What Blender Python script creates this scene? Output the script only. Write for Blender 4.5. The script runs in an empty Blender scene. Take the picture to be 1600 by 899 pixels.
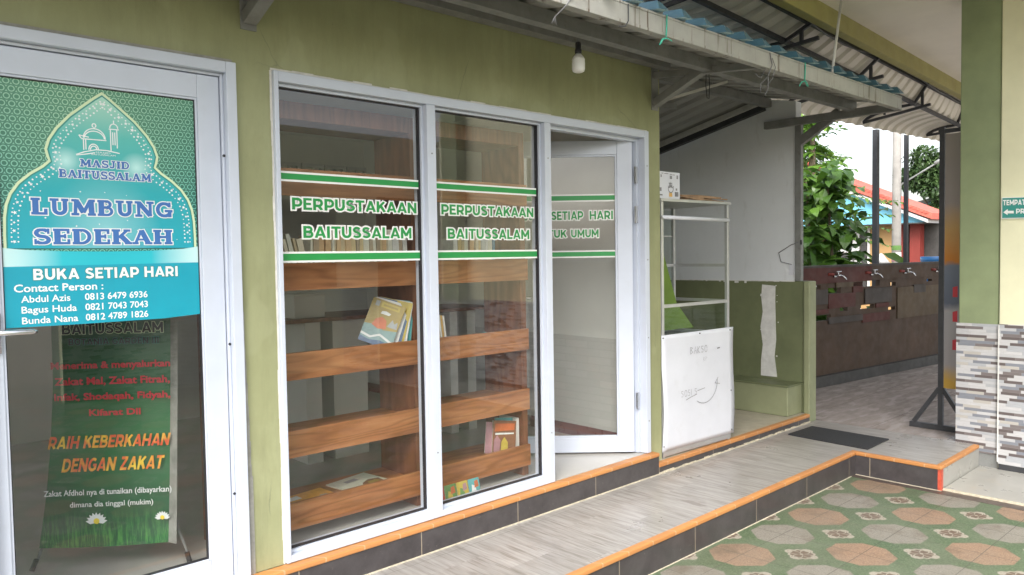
import bpy, math, random
from mathutils import Vector, Matrix, Euler
R = math.radians
random.seed(7)
sc = bpy.context.scene
col = sc.collection

# ---------------------------------------------------------------- camera
cam_d = bpy.data.cameras.new('camera')
cam_d.sensor_width = 36.0
cam_d.lens = 36.0 * 1188.52 / 1600.0
cam_d.clip_start = 0.05
cam_d.clip_end = 3000
cam = bpy.data.objects.new('camera', cam_d)
col.objects.link(cam)
yaw, pitch, roll = 0.749630, -0.0410076, -0.0157661
fw = Vector((math.sin(yaw) * math.cos(pitch), math.cos(yaw) * math.cos(pitch), math.sin(pitch)))
rt = Vector((math.cos(yaw), -math.sin(yaw), 0))
up = rt.cross(fw)
r2 = rt * math.cos(roll) + up * math.sin(roll)
u2 = -rt * math.sin(roll) + up * math.cos(roll)
M4 = Matrix((r2, u2, -fw)).transposed().to_4x4()
M4.translation = Vector((0, -3.1084, 1.337))
cam.matrix_world = M4
sc.camera = cam

# ---------------------------------------------------------------- sky, sun, exposure
SUN_EL, SUN_AZ = 46.0, 236.0          # degrees; azimuth clockwise from +Y: the sun stands behind and left of the camera
w = bpy.data.worlds.new('World')
sc.world = w
w.use_nodes = True
wn = w.node_tree.nodes; wl = w.node_tree.links
bg = wn['Background']
sky = wn.new('ShaderNodeTexSky')
sky.sky_type = 'NISHITA'
sky.sun_disc = False
sky.sun_elevation = R(SUN_EL)
sky.sun_rotation = R(SUN_AZ)
sky.air_density = 1.2
sky.dust_density = 4.0
sky.ozone_density = 1.0
hs = wn.new('ShaderNodeHueSaturation')
hs.inputs['Saturation'].default_value = 0.42        # cloud veil: nearly neutral sky
wl.new(sky.outputs[0], hs.inputs['Color'])
wl.new(hs.outputs[0], bg.inputs['Color'])
bg.inputs['Strength'].default_value = 0.15
sun_d = bpy.data.lights.new('sun', 'SUN')
sun_d.energy = 0.8
sun_d.angle = R(28)
sun_d.color = (1.0, 0.98, 0.95)
sun = bpy.data.objects.new('sun', sun_d)
col.objects.link(sun)
_sd = Vector((math.sin(R(SUN_AZ)) * math.cos(R(SUN_EL)), math.cos(R(SUN_AZ)) * math.cos(R(SUN_EL)), math.sin(R(SUN_EL))))
sun.rotation_euler = _sd.to_track_quat('Z', 'Y').to_euler()
vs = sc.view_settings
vs.view_transform = 'Standard'
vs.look = 'None'
vs.exposure = 1.60
vs.gamma = 1.0
vs.use_curve_mapping = False
cy = sc.cycles
cy.max_bounces = 10
cy.diffuse_bounces = 5
cy.glossy_bounces = 4
cy.transmission_bounces = 6
cy.transparent_max_bounces = 14
cy.caustics_reflective = False
cy.caustics_refractive = False
cy.use_denoising = True
cy.sample_clamp_indirect = 6.0

# ---------------------------------------------------------------- materials
class NT:
    """tiny wrapper to write node maths as expressions"""
    def __init__(s, name):
        s.m = bpy.data.materials.new(name)
        s.m.use_nodes = True
        s.t = s.m.node_tree
        s.n = s.t.nodes
        s.l = s.t.links
        s.b = s.n['Principled BSDF']
        s.out = s.n['Material Output']
    def node(s, kind, **kw):
        n = s.n.new(kind)
        for k, v in kw.items():
            setattr(n, k, v)
        return n
    def put(s, sock, v):
        if hasattr(v, 'is_output') or isinstance(v, bpy.types.NodeSocket):
            s.l.new(v, sock)
        else:
            if isinstance(v, (tuple, list)) and len(v) == 3 and sock.type == 'RGBA':
                v = (*v, 1)
            sock.default_value = v
    def m_(s, op, a, b=0.0, c=0.0):
        n = s.node('ShaderNodeMath', operation=op)
        s.put(n.inputs[0], a); s.put(n.inputs[1], b); s.put(n.inputs[2], c)
        return n.outputs[0]
    def mix(s, f, a, b, blend='MIX'):
        n = s.node('ShaderNodeMix', data_type='RGBA', blend_type=blend)
        s.put(n.inputs[0], f); s.put(n.inputs[6], a); s.put(n.inputs[7], b)
        return n.outputs[2]
    def coord(s, kind='Object'):
        if kind == 'World':
            return s.node('ShaderNodeNewGeometry').outputs['Position']
        return s.node('ShaderNodeTexCoord').outputs[kind]
    def scaled(s, v, sx, sy, sz):
        n = s.node('ShaderNodeVectorMath', operation='MULTIPLY')
        s.l.new(v, n.inputs[0]); n.inputs[1].default_value = (sx, sy, sz)
        return n.outputs[0]
    def xyz(s, v):
        n = s.node('ShaderNodeSeparateXYZ'); s.l.new(v, n.inputs[0])
        return n.outputs[0], n.outputs[1], n.outputs[2]
    def comb(s, x, y, z):
        n = s.node('ShaderNodeCombineXYZ')
        s.put(n.inputs[0], x); s.put(n.inputs[1], y); s.put(n.inputs[2], z)
        return n.outputs[0]
    def noise(s, v, scale, detail=4, rough=0.6, out=0):
        n = s.node('ShaderNodeTexNoise')
        s.l.new(v, n.inputs['Vector'])
        n.inputs['Scale'].default_value = scale
        n.inputs['Detail'].default_value = detail
        n.inputs['Roughness'].default_value = rough
        return n.outputs[out]
    def m_v(s, v, amt):
        n = s.node('ShaderNodeTexNoise'); s.l.new(v, n.inputs['Vector']); n.inputs['Scale'].default_value = 3.0; n.inputs['Detail'].default_value = 5
        sc_ = s.node('ShaderNodeVectorMath', operation='SCALE'); s.l.new(n.outputs[1], sc_.inputs[0]); sc_.inputs['Scale'].default_value = amt
        ad = s.node('ShaderNodeVectorMath', operation='ADD'); s.l.new(v, ad.inputs[0]); s.l.new(sc_.outputs[0], ad.inputs[1])
        return ad.outputs[0]
    def ramp(s, f, stops, interp='LINEAR'):
        n = s.node('ShaderNodeValToRGB')
        cr = n.color_ramp; cr.interpolation = interp
        while len(cr.elements) < len(stops):
            cr.elements.new(0.5)
        for e, (p, c) in zip(cr.elements, stops):
            e.position = p
            e.color = (*c, 1) if len(c) == 3 else c
        s.l.new(f, n.inputs[0])
        return n.outputs[0]
    def step(s, f, lo, hi):
        n = s.node('ShaderNodeMapRange', clamp=True)
        s.put(n.inputs[0], f); n.inputs[1].default_value = lo; n.inputs[2].default_value = hi
        return n.outputs[0]
    def bump(s, h, strength=0.3, dist=0.01):
        n = s.node('ShaderNodeBump')
        n.inputs['Strength'].default_value = strength
        n.inputs['Distance'].default_value = dist
        s.put(n.inputs['Height'], h)
        s.l.new(n.outputs[0], s.b.inputs['Normal'])
    def base(s, c): s.put(s.b.inputs['Base Color'], c)
    def rough(s, v): s.put(s.b.inputs['Roughness'], v)
    def metal(s, v): s.put(s.b.inputs['Metallic'], v)

MATS = {}
def paint(name, c, rough=0.5, var=0.12, scale=6.0, metal=0.0, bump=0.0, bscale=120.0, spec=0.5, world=False, stretch=(1, 1, 1), dirt=0.0, dirtc=(0.12, 0.1, 0.08)):
    if name in MATS: return MATS[name]
    t = NT(name)
    v = t.coord('World' if world else 'Object')
    vv = t.scaled(v, *stretch)
    n = t.noise(vv, scale, 5, 0.6)
    lo = tuple(x * (1 - var) for x in c); hi = tuple(min(1, x * (1 + var)) for x in c)
    cc = t.ramp(n, [(0.3, lo), (0.7, hi)])
    if dirt > 0:
        d = t.noise(vv, scale * 2.3, 8, 0.7)
        cc = t.mix(t.m_('MULTIPLY', t.step(d, 0.56, 0.72), dirt), cc, dirtc)
    t.base(cc)
    t.put(t.b.inputs['Specular IOR Level'], spec)
    t.rough(t.ramp(t.noise(v, scale * 3, 4), [(0.3, (rough * 0.85,) * 3), (0.7, (min(1, rough * 1.15),) * 3)]))
    t.metal(metal)
    if bump: t.bump(t.noise(v, bscale, 4), bump, 0.004)
    MATS[name] = t.m
    return t.m

def mk(name):
    def deco(fn):
        t = NT(name); fn(t); MATS[name] = t.m
        return fn
    return deco

@mk('olive_plaster')
def _(t):
    p = t.coord('World')
    a = t.noise(p, 1.3, 6, 0.65); b = t.noise(t.scaled(p, 3.0, 3.0, 0.7), 3.2, 6, 0.7)
    c = t.ramp(a, [(0.28, (0.235, 0.247, 0.126)), (0.5, (0.285, 0.298, 0.158)), (0.74, (0.345, 0.36, 0.205))])
    c = t.mix(t.m_('MULTIPLY', t.step(b, 0.46, 0.74), 0.55), c, (0.205, 0.212, 0.108))
    st = t.noise(t.scaled(p, 4, 4, 0.35), 2.0, 6, 0.7)
    c = t.mix(t.m_('MULTIPLY', t.step(st, 0.56, 0.72), 0.35), c, (0.165, 0.17, 0.09))
    pt = t.noise(p, 2.6, 2, 0.4)
    c = t.mix(t.m_('MULTIPLY', t.step(pt, 0.60, 0.615), 0.22), c, (0.36, 0.375, 0.225))
    vo = t.node('ShaderNodeTexVoronoi', feature='DISTANCE_TO_EDGE'); t.l.new(t.m_v(p, 0.18), vo.inputs['Vector']); vo.inputs['Scale'].default_value = 1.1
    crk = t.m_('MULTIPLY', t.step(vo.outputs['Distance'], 0.004, 0.001), t.step(t.noise(p, 1.7, 3), 0.53, 0.60))
    c = t.mix(t.m_('MULTIPLY', crk, 0.5), c, (0.12, 0.125, 0.075))
    sp = t.noise(p, 38, 3, 0.6)
    c = t.mix(t.m_('MULTIPLY', t.step(sp, 0.71, 0.76), 0.6), c, (0.10, 0.10, 0.06))
    x, y, z = t.xyz(p)
    # paler mottled tone near the skirting
    low = t.m_('MULTIPLY', t.step(t.m_('ADD', z, t.m_('MULTIPLY', b, 0.35)), 0.32, 0.12), 0.35)
    c = t.mix(low, c, (0.42, 0.41, 0.24))
    t.base(c); t.rough(0.62)
    t.bump(t.m_('ADD', t.noise(p, 160, 3), t.m_('MULTIPLY', t.noise(p, 9, 3), 1.5)), 0.16, 0.004)

@mk('white_wall')
def _(t):
    p = t.coord('World')
    c = t.ramp(t.noise(p, 1.1, 6, 0.65), [(0.3, (0.60, 0.625, 0.65)), (0.7, (0.69, 0.72, 0.75))])
    d = t.noise(t.scaled(p, 2, 2, 0.6), 4, 7, 0.7)
    c = t.mix(t.m_('MULTIPLY', t.step(d, 0.58, 0.75), 0.35), c, (0.36, 0.36, 0.33))
    t.base(c); t.rough(0.7)
    t.bump(t.noise(p, 70, 4), 0.12, 0.004)

@mk('walkway_planks')
def _(t):
    p = t.coord('World'); x, y, z = t.xyz(p)
    # grain runs along Y (across the walk), tiles 0.30 wide and 0.60 long
    k = t.m_('FLOOR', t.m_('DIVIDE', x, 0.30)); kj = t.m_('FLOOR', t.m_('DIVIDE', t.m_('ADD', y, t.m_('MULTIPLY', k, 0.21)), 0.60))
    wn_ = t.node('ShaderNodeTexWhiteNoise', noise_dimensions='2D')
    t.l.new(t.comb(k, kj, 0), wn_.inputs['Vector'])
    off = t.m_('MULTIPLY', wn_.outputs[0], 7.0)
    q = t.comb(t.m_('ADD', x, off), y, off)
    g = t.noise(t.scaled(q, 22, 1.7, 1), 1.6, 7, 0.66)
    g2 = t.noise(t.scaled(q, 55, 3.0, 1), 1.5, 5, 0.6)
    c = t.ramp(g, [(0.28, (0.19, 0.175, 0.157)), (0.48, (0.30, 0.285, 0.268)), (0.68, (0.385, 0.372, 0.355))])
    c = t.mix(t.m_('MULTIPLY', t.step(g2, 0.53, 0.68), 0.75), c, (0.165, 0.145, 0.125))
    kn = t.noise(t.scaled(q, 9, 2.2, 1), 1.3, 4, 0.5)
    c = t.mix(t.m_('MULTIPLY', t.step(kn, 0.68, 0.76), 0.6), c, (0.125, 0.10, 0.085))
    c = t.mix(0.10, c, t.comb(wn_.outputs[0], wn_.outputs[0], wn_.outputs[0]), 'SOFT_LIGHT')
    fx = t.m_('ABSOLUTE', t.m_('SUBTRACT', t.m_('FRACT', t.m_('DIVIDE', x, 0.60)), 0.5))
    fy = t.m_('ABSOLUTE', t.m_('SUBTRACT', t.m_('FRACT', t.m_('DIVIDE', t.m_('ADD', y, 0.12), 0.60)), 0.5))
    j = t.m_('MAXIMUM', t.step(fx, 0.4965, 0.4985), t.step(fy, 0.4965, 0.4985))
    c = t.mix(t.m_('MULTIPLY', j, 0.75), c, (0.13, 0.115, 0.10))
    dust = t.noise(p, 2.2, 6, 0.65)
    c = t.mix(t.m_('MULTIPLY', t.step(dust, 0.5, 0.75), 0.15), c, (0.30, 0.28, 0.245))
    t.base(c)
    t.rough(t.ramp(dust, [(0.3, (0.24,) * 3), (0.7, (0.40,) * 3)]))
    t.bump(t.m_('SUBTRACT', t.m_('MULTIPLY', g, 0.4), j), 0.12, 0.002)

@mk('yard_tile')
def _(t):
    p = t.coord('World'); x, y, z = t.xyz(p)
    PX, PY = 0.4365, 0.4450
    ys = t.m_('ADD', y, t.m_('MULTIPLY', t.m_('SUBTRACT', x, 5.01), 0.022))
    xs = t.m_('ADD', x, t.m_('MULTIPLY', t.m_('ADD', y, 0.975), 0.05))
    gx = t.m_('ADD', t.m_('DIVIDE', t.m_('SUBTRACT', xs, 5.012), PX), 0.5)
    gy = t.m_('ADD', t.m_('DIVIDE', t.m_('ADD', ys, 0.975), PY), 0.5)
    u = t.m_('MULTIPLY', t.m_('ABSOLUTE', t.m_('SUBTRACT', t.m_('FRACT', gx), 0.5)), PX)
    v = t.m_('MULTIPLY', t.m_('ABSOLUTE', t.m_('SUBTRACT', t.m_('FRACT', gy), 0.5)), PY)
    par = t.m_('ABSOLUTE', t.m_('MODULO', t.m_('ADD', t.m_('FLOOR', gx), t.m_('FLOOR', gy)), 2.0))
    wob = t.m_('MULTIPLY', t.m_('SUBTRACT', t.noise(p, 16, 3), 0.5), 0.012)
    oc = t.m_('ADD', t.m_('MAXIMUM', t.m_('MAXIMUM', u, v), t.m_('MULTIPLY', t.m_('ADD', u, v), 0.725)), wob)
    om = t.step(oc, 0.164, 0.161)
    gx2 = t.m_('FRACT', t.m_('ADD', gx, 0.5)); gy2 = t.m_('FRACT', t.m_('ADD', gy, 0.5))
    a = t.m_('MULTIPLY', t.m_('ABSOLUTE', t.m_('SUBTRACT', gx2, 0.5)), PX)
    b = t.m_('MULTIPLY', t.m_('ABSOLUTE', t.m_('SUBTRACT', gy2, 0.5)), PY)
    ab = t.m_('ADD', a, b)
    fm = t.step(t.m_('ADD', ab, wob), 0.098, 0.094)
    sa = t.m_('MULTIPLY', t.m_('SUBTRACT', gx2, 0.5), PX); sb = t.m_('MULTIPLY', t.m_('SUBTRACT', gy2, 0.5), PY)
    r1 = t.m_('MULTIPLY', t.m_('ADD', sa, sb), 0.7071); q1 = t.m_('MULTIPLY', t.m_('SUBTRACT', sa, sb), 0.7071)
    rad = t.m_('SQRT', t.m_('ADD', t.m_('MULTIPLY', sa, sa), t.m_('MULTIPLY', sb, sb)))
    th = t.m_('ARCTAN2', sb, sa)
    c2 = t.m_('ABSOLUTE', t.m_('COSINE', t.m_('MULTIPLY', th, 2.0)))
    # eight-petalled printed rosette with corner scrolls
    sq = t.m_('MAXIMUM', t.m_('ABSOLUTE', r1), t.m_('ABSOLUTE', q1))
    wv = t.m_('MULTIPLY', t.m_('COSINE', t.m_('MULTIPLY', th, 12.0)), 0.004)
    sqw = t.m_('ADD', t.m_('ADD', sq, wv), wob)
    fm = t.step(sqw, 0.071, 0.067)
    petal = t.m_('SUBTRACT', t.m_('MULTIPLY', t.m_('ADD', t.m_('MULTIPLY', c2, 0.055), 0.014), 1.0), rad)
    line = t.step(t.m_('ABSOLUTE', petal), 0.0085, 0.004)
    core = t.step(rad, 0.011, 0.007)
    cx1 = t.m_('SUBTRACT', t.m_('ABSOLUTE', r1), 0.050); cx2 = t.m_('SUBTRACT', t.m_('ABSOLUTE', q1), 0.050)
    lp = t.m_('SQRT', t.m_('ADD', t.m_('MULTIPLY', cx1, cx1), t.m_('MULTIPLY', cx2, cx2)))
    loop = t.step(t.m_('ABSOLUTE', t.m_('SUBTRACT', lp, 0.013)), 0.007, 0.004)
    edge = t.step(sqw, 0.056, 0.060)
    fl = t.mix(t.m_('MAXIMUM', t.m_('MAXIMUM', line, core), t.m_('MAXIMUM', loop, edge)), (0.115, 0.076, 0.052), (0.33, 0.30, 0.25))
    # green printed turf
    n1 = t.noise(p, 85, 5, 0.8); n2 = t.noise(p, 3.5, 5, 0.6); n3 = t.noise(p, 40, 4, 0.7)
    g = t.ramp(n1, [(0.30, (0.022, 0.043, 0.018)), (0.5, (0.068, 0.11, 0.053)), (0.70, (0.155, 0.20, 0.118))])
    g = t.mix(t.m_('MULTIPLY', t.step(n2, 0.40, 0.68), 0.55), g, (0.14, 0.175, 0.115))
    g = t.mix(t.m_('MULTIPLY', t.step(n3, 0.62, 0.7), 0.5), g, (0.04, 0.09, 0.035))
    sp = t.noise(p, 120, 4, 0.8)
    og = t.ramp(sp, [(0.3, (0.15, 0.09, 0.058)), (0.5, (0.255, 0.168, 0.112)), (0.7, (0.35, 0.25, 0.175))])
    gr = t.ramp(sp, [(0.3, (0.13, 0.12, 0.10)), (0.5, (0.215, 0.20, 0.172)), (0.7, (0.30, 0.283, 0.245))])
    o = t.mix(par, gr, og)
    stn = t.noise(p, 5.5, 6, 0.7)
    o = t.mix(t.m_('MULTIPLY', t.step(stn, 0.50, 0.68), 0.6), o, (0.10, 0.072, 0.048))
    c = t.mix(om, g, o)
    c = t.mix(fm, c, fl)
    j = t.m_('MAXIMUM', t.step(u, 0.0028, 0.0012), t.step(v, 0.0028, 0.0012))
    c = t.mix(t.m_('MULTIPLY', j, 0.85), c, (0.06, 0.055, 0.045))
    dd = t.noise(p, 1.2, 7, 0.7)
    c = t.mix(t.m_('MULTIPLY', t.step(dd, 0.42, 0.70), 0.40), c, (0.19, 0.178, 0.145))
    t.base(c)
    t.rough(t.ramp(n2, [(0.3, (0.42,) * 3), (0.7, (0.62,) * 3)]))
    t.bump(t.m_('SUBTRACT', t.m_('MULTIPLY', n1, 0.3), j), 0.18, 0.003)

@mk('court_tile')
def _(t):
    p = t.coord('World'); x, y, z = t.xyz(p)
    n = t.noise(t.scaled(p, 2.0, 6.5, 1), 2.2, 6, 0.65)
    n2 = t.noise(t.scaled(p, 2.4, 8, 1), 1.5, 2, 0.4)
    c = t.ramp(n, [(0.28, (0.27, 0.23, 0.205)), (0.52, (0.38, 0.335, 0.31)), (0.75, (0.48, 0.435, 0.41))])
    c = t.mix(t.m_('MULTIPLY', t.step(n2, 0.585, 0.64), 0.38), c, (0.60, 0.55, 0.52))
    fx = t.m_('ABSOLUTE', t.m_('SUBTRACT', t.m_('FRACT', t.m_('DIVIDE', x, 1.2)), 0.5))
    fy = t.m_('ABSOLUTE', t.m_('SUBTRACT', t.m_('FRACT', t.m_('DIVIDE', t.m_('ADD', y, 0.5), 0.6)), 0.5))
    j = t.m_('MAXIMUM', t.step(fx, 0.4975, 0.499), t.step(fy, 0.4955, 0.498))
    c = t.mix(t.m_('MULTIPLY', j, 0.8), c, (0.06, 0.05, 0.045))
    t.base(c); t.rough(0.2)
    t.bump(t.m_('SUBTRACT', 0.5, j), 0.1, 0.002)

@mk('mosaic_cladding')
def _(t):
    p = t.coord('World'); x, y, z = t.xyz(p)
    hgt = 0.0215
    hor = t.m_('ADD', y, x)
    row = t.m_('FLOOR', t.m_('DIVIDE', z, hgt))
    w1 = t.node('ShaderNodeTexWhiteNoise', noise_dimensions='1D'); t.l.new(row, w1.inputs['W'])
    r4 = t.m_('MODULO', t.m_('ADD', row, 400), 19.0)
    w2 = t.node('ShaderNodeTexWhiteNoise', noise_dimensions='1D'); t.l.new(r4, w2.inputs['W'])
    u = t.m_('ADD', t.m_('DIVIDE', hor, 0.118), t.m_('MULTIPLY', w2.outputs[0], 6.0))
    cell = t.m_('FLOOR', u)
    w3 = t.node('ShaderNodeTexWhiteNoise', noise_dimensions='2D')
    t.l.new(t.comb(cell, r4, 0), w3.inputs['Vector'])
    c = t.ramp(w3.outputs[0], [(0.0, (0.48, 0.48, 0.49)), (0.22, (0.37, 0.385, 0.41)), (0.40, (0.20, 0.215, 0.25)), (0.58, (0.43, 0.435, 0.45)), (0.72, (0.115, 0.095, 0.095)), (0.86, (0.165, 0.145, 0.145)), (0.94, (0.42, 0.40, 0.37))], 'CONSTANT')
    c = t.mix(0.35, c, t.ramp(t.noise(t.scaled(p, 5, 5, 60), 4, 4), [(0.3, (0.35,) * 3), (0.7, (0.65,) * 3)]), 'OVERLAY')
    fz = t.m_('ABSOLUTE', t.m_('SUBTRACT', t.m_('FRACT', t.m_('DIVIDE', z, hgt)), 0.5))
    fu = t.m_('ABSOLUTE', t.m_('SUBTRACT', t.m_('FRACT', u), 0.5))
    j = t.m_('MAXIMUM', t.step(fz, 0.455, 0.49), t.step(fu, 0.492, 0.498))
    c = t.mix(t.m_('MULTIPLY', j, 0.6), c, (0.34, 0.33, 0.31))
    t.base(c); t.rough(0.33)
    t.bump(t.m_('ADD', t.m_('SUBTRACT', 1.0, j), t.m_('MULTIPLY', w3.outputs[0], 0.5)), 0.35, 0.004)

def wood(name, dark, mid, light, axis):
    t = NT(name)
    p = t.coord('World')
    s = {'x': (1.6, 14, 14), 'z': (14, 14, 1.6), 'y': (14, 1.6, 14)}[axis]
    q = t.scaled(p, *s)
    n = t.noise(q, 1.7, 8, 0.62)
    geo = t.node('ShaderNodeObjectInfo').outputs['Random']
    sh = t.node('ShaderNodeVectorMath', operation='ADD')
    t.l.new(t.scaled(p, *{'x': (0.75, 3.0, 6.5), 'z': (6.5, 3.0, 0.75), 'y': (3.0, 0.75, 6.5)}[axis]), sh.inputs[0])
    t.l.new(t.comb(t.m_('MULTIPLY', geo, 31.0), t.m_('MULTIPLY', geo, 17.0), geo), sh.inputs[1])
    f0 = t.noise(sh.outputs[0], 1.25, 2, 0.45)
    ring = t.m_('ADD', t.m_('MULTIPLY', t.m_('SINE', t.m_('MULTIPLY', f0, 62.0)), 0.5), 0.5)
    c = t.ramp(n, [(0.25, dark), (0.5, mid), (0.75, light)])
    c = t.mix(t.m_('MULTIPLY', t.m_('POWER', ring, 2.0), 0.6), c, tuple(x * 0.85 for x in dark))
    big = t.noise(sh.outputs[0], 0.7, 3, 0.5)
    c = t.mix(t.m_('MULTIPLY', t.step(big, 0.5, 0.7), 0.35), c, light)
    t.base(c); t.rough(0.42)
    t.bump(n, 0.08, 0.002)
    MATS[name] = t.m
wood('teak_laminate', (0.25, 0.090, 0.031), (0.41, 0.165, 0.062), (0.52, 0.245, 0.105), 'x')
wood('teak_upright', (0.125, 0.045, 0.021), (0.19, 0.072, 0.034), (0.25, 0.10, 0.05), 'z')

@mk('gutter_paint')
def _(t):
    p = t.coord('World'); x, y, z = t.xyz(p)
    c = t.ramp(t.noise(p, 5, 5), [(0.3, (0.29, 0.29, 0.275)), (0.7, (0.39, 0.39, 0.37))])
    s = t.noise(t.scaled(p, 16, 16, 0.5), 1.3, 5, 0.7)
    c = t.mix(t.m_('MULTIPLY', t.step(s, 0.565, 0.64), 0.9), c, (0.085, 0.052, 0.03))
    s2 = t.noise(t.scaled(p, 2.5, 2.5, 4), 3, 6, 0.7)
    c = t.mix(t.m_('MULTIPLY', t.step(s2, 0.58, 0.75), 0.5), c, (0.27, 0.22, 0.15))
    t.base(c); t.rough(0.55)

@mk('zinc_lining')
def _(t):
    p = t.coord('World')
    c = t.ramp(t.noise(t.scaled(p, 1, 0.6, 1), 3, 6, 0.65), [(0.3, (0.235, 0.235, 0.225)), (0.7, (0.33, 0.33, 0.315))])
    d = t.noise(t.scaled(p, 9, 1, 1), 1.6, 6, 0.7)
    c = t.mix(t.m_('MULTIPLY', t.step(d, 0.57, 0.75), 0.5), c, (0.16, 0.13, 0.10))
    t.base(c); t.rough(0.5); t.metal(0.15)

def glass(name, tint=(0.93, 0.96, 0.95), refl=1.0, rough=0.0, dust_amt=0.022):
    t = NT(name)
    t.n.remove(t.b)
    tr = t.node('ShaderNodeBsdfTransparent'); tr.inputs[0].default_value = (*tint, 1)
    gl = t.node('ShaderNodeBsdfGlossy'); gl.inputs['Roughness'].default_value = rough
    fr = t.node('ShaderNodeFresnel'); fr.inputs[0].default_value = 1.5
    mx = t.node('ShaderNodeMixShader')
    bf = t.node('ShaderNodeNewGeometry').outputs['Backfacing']
    t.l.new(t.m_('MULTIPLY', t.m_('MULTIPLY', fr.outputs[0], refl), t.m_('SUBTRACT', 1.0, bf)), mx.inputs[0])
    df = t.node('ShaderNodeBsdfDiffuse'); df.inputs[0].default_value = (0.55, 0.54, 0.51, 1)
    pp = t.coord('World')
    dn = t.noise(t.scaled(pp, 1, 1, 0.55), 3.2, 6, 0.65); dn2 = t.noise(pp, 24, 4, 0.7)
    dust = t.m_('ADD', t.m_('MULTIPLY', t.step(dn, 0.40, 0.75), dust_amt), t.m_('MULTIPLY', t.step(dn2, 0.66, 0.75), dust_amt * 0.9))
    m0 = t.node('ShaderNodeMixShader'); t.l.new(t.m_('MULTIPLY', dust, t.m_('SUBTRACT', 1.0, bf)), m0.inputs[0])
    t.l.new(tr.outputs[0], m0.inputs[1]); t.l.new(df.outputs[0], m0.inputs[2])
    t.l.new(m0.outputs[0], mx.inputs[1]); t.l.new(gl.outputs[0], mx.inputs[2])
    t.l.new(mx.outputs[0], t.out.inputs[0])
    MATS[name] = t.m
glass('window_glass', (0.955, 0.965, 0.96), 2.1)
glass('cart_glass', (0.92, 0.96, 0.945), 1.2, 0.0, 0.06)

paint('white_aluminium', (0.53, 0.575, 0.665), 0.36, 0.04, 5, 0.0, world=True, dirt=0.12, dirtc=(0.42, 0.42, 0.42))
paint('seal_black', (0.02, 0.02, 0.024), 0.5)
paint('sealant', (0.62, 0.61, 0.57), 0.7, 0.15, 20)
@mk('orange_trim')
def _(t):
    p = t.coord('World'); x, y, z = t.xyz(p)
    k = t.m_('FLOOR', t.m_('DIVIDE', t.m_('ADD', x, y), 0.2))
    wn_ = t.node('ShaderNodeTexWhiteNoise', noise_dimensions='1D'); t.l.new(k, wn_.inputs['W'])
    c = t.mix(wn_.outputs[0], (0.45, 0.195, 0.065), (0.52, 0.235, 0.075))
    n = t.noise(p, 60, 5, 0.7)
    c = t.mix(t.m_('MULTIPLY', t.step(n, 0.58, 0.7), 0.5), c, (0.36, 0.20, 0.10))
    f = t.m_('FRACT', t.m_('DIVIDE', t.m_('ADD', x, y), 0.2))
    j = t.m_('MAXIMUM', t.step(f, 0.03, 0.018), t.step(f, 0.982, 0.99))
    c = t.mix(t.m_('MULTIPLY', j, 0.45), c, (0.55, 0.45, 0.30))
    t.base(c); t.rough(0.5)
@mk('black_riser')
def _(t):
    p = t.coord('World'); x, y, z = t.xyz(p)
    c = t.ramp(t.noise(p, 9, 6, 0.7), [(0.3, (0.043, 0.038, 0.040)), (0.7, (0.075, 0.068, 0.070))])
    s = t.noise(p, 55, 4, 0.75)
    c = t.mix(t.m_('MULTIPLY', t.step(s, 0.66, 0.72), 0.5), c, (0.24, 0.21, 0.18))
    f = t.m_('FRACT', t.m_('DIVIDE', t.m_('ADD', t.m_('ADD', x, y), 0.505), 0.66))
    c = t.mix(t.m_('MULTIPLY', t.step(f, 0.008, 0.005), 0.8), c, (0.40, 0.33, 0.24))
    t.base(c); t.rough(0.3)
paint('red_trim', (0.50, 0.085, 0.05), 0.4, 0.25, 40)
paint('cream_grout', (0.52, 0.47, 0.36), 0.8, 0.25, 40)
paint('room_tile', (0.47, 0.455, 0.42), 0.22, 0.06, 3, world=True)
paint('room_white', (0.66, 0.66, 0.62), 0.7, 0.06, 2, world=True)
paint('skirting_red', (0.13, 0.028, 0.03), 0.3, 0.15, 10)
@mk('dado_tile')
def _(t):
    p = t.coord('World'); x, y, z = t.xyz(p)
    br = t.node('ShaderNodeTexBrick')
    t.l.new(t.comb(y, z, 0), br.inputs['Vector'])
    br.inputs['Scale'].default_value = 1.0; br.inputs['Brick Width'].default_value = 0.22; br.inputs['Row Height'].default_value = 0.055
    br.inputs['Mortar Size'].default_value = 0.004
    br.inputs['Color1'].default_value = (0.50, 0.49, 0.46, 1); br.inputs['Color2'].default_value = (0.54, 0.53, 0.50, 1); br.inputs['Mortar'].default_value = (0.49, 0.48, 0.45, 1)
    t.base(br.outputs[0]); t.rough(0.25)
paint('dark_steel', (0.035, 0.037, 0.042), 0.5, 0.25, 12)
paint('grey_steel', (0.20, 0.205, 0.20), 0.55, 0.18, 9, dirt=0.5, dirtc=(0.12, 0.09, 0.07))
paint('pale_steel', (0.48, 0.48, 0.46), 0.45, 0.15, 9)
paint('aluminium', (0.52, 0.53, 0.54), 0.38, 0.08, 9, 0.65)
paint('chrome', (0.62, 0.63, 0.65), 0.18, 0.05, 9, 0.9)
paint('roof_blue', (0.045, 0.115, 0.155), 0.4, 0.2, 6, dirt=0.4)
@mk('canopy_sheet')
def _(t):
    p = t.coord('World')
    c = t.ramp(t.noise(t.scaled(p, 1, 0.7, 1), 2.4, 6, 0.65), [(0.3, (0.70, 0.665, 0.59)), (0.7, (0.80, 0.765, 0.69))])
    t.base(c); t.rough(0.55)
paint('soffit_cream', (0.84, 0.80, 0.71), 0.75, 0.05, 2, world=True)
paint('beam_olive', (0.315, 0.29, 0.10), 0.65, 0.1, 4, world=True)
paint('column_green', (0.235, 0.285, 0.155), 0.6, 0.14, 3, world=True, bump=0.1, dirt=0.15, dirtc=(0.19, 0.2, 0.12))
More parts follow.
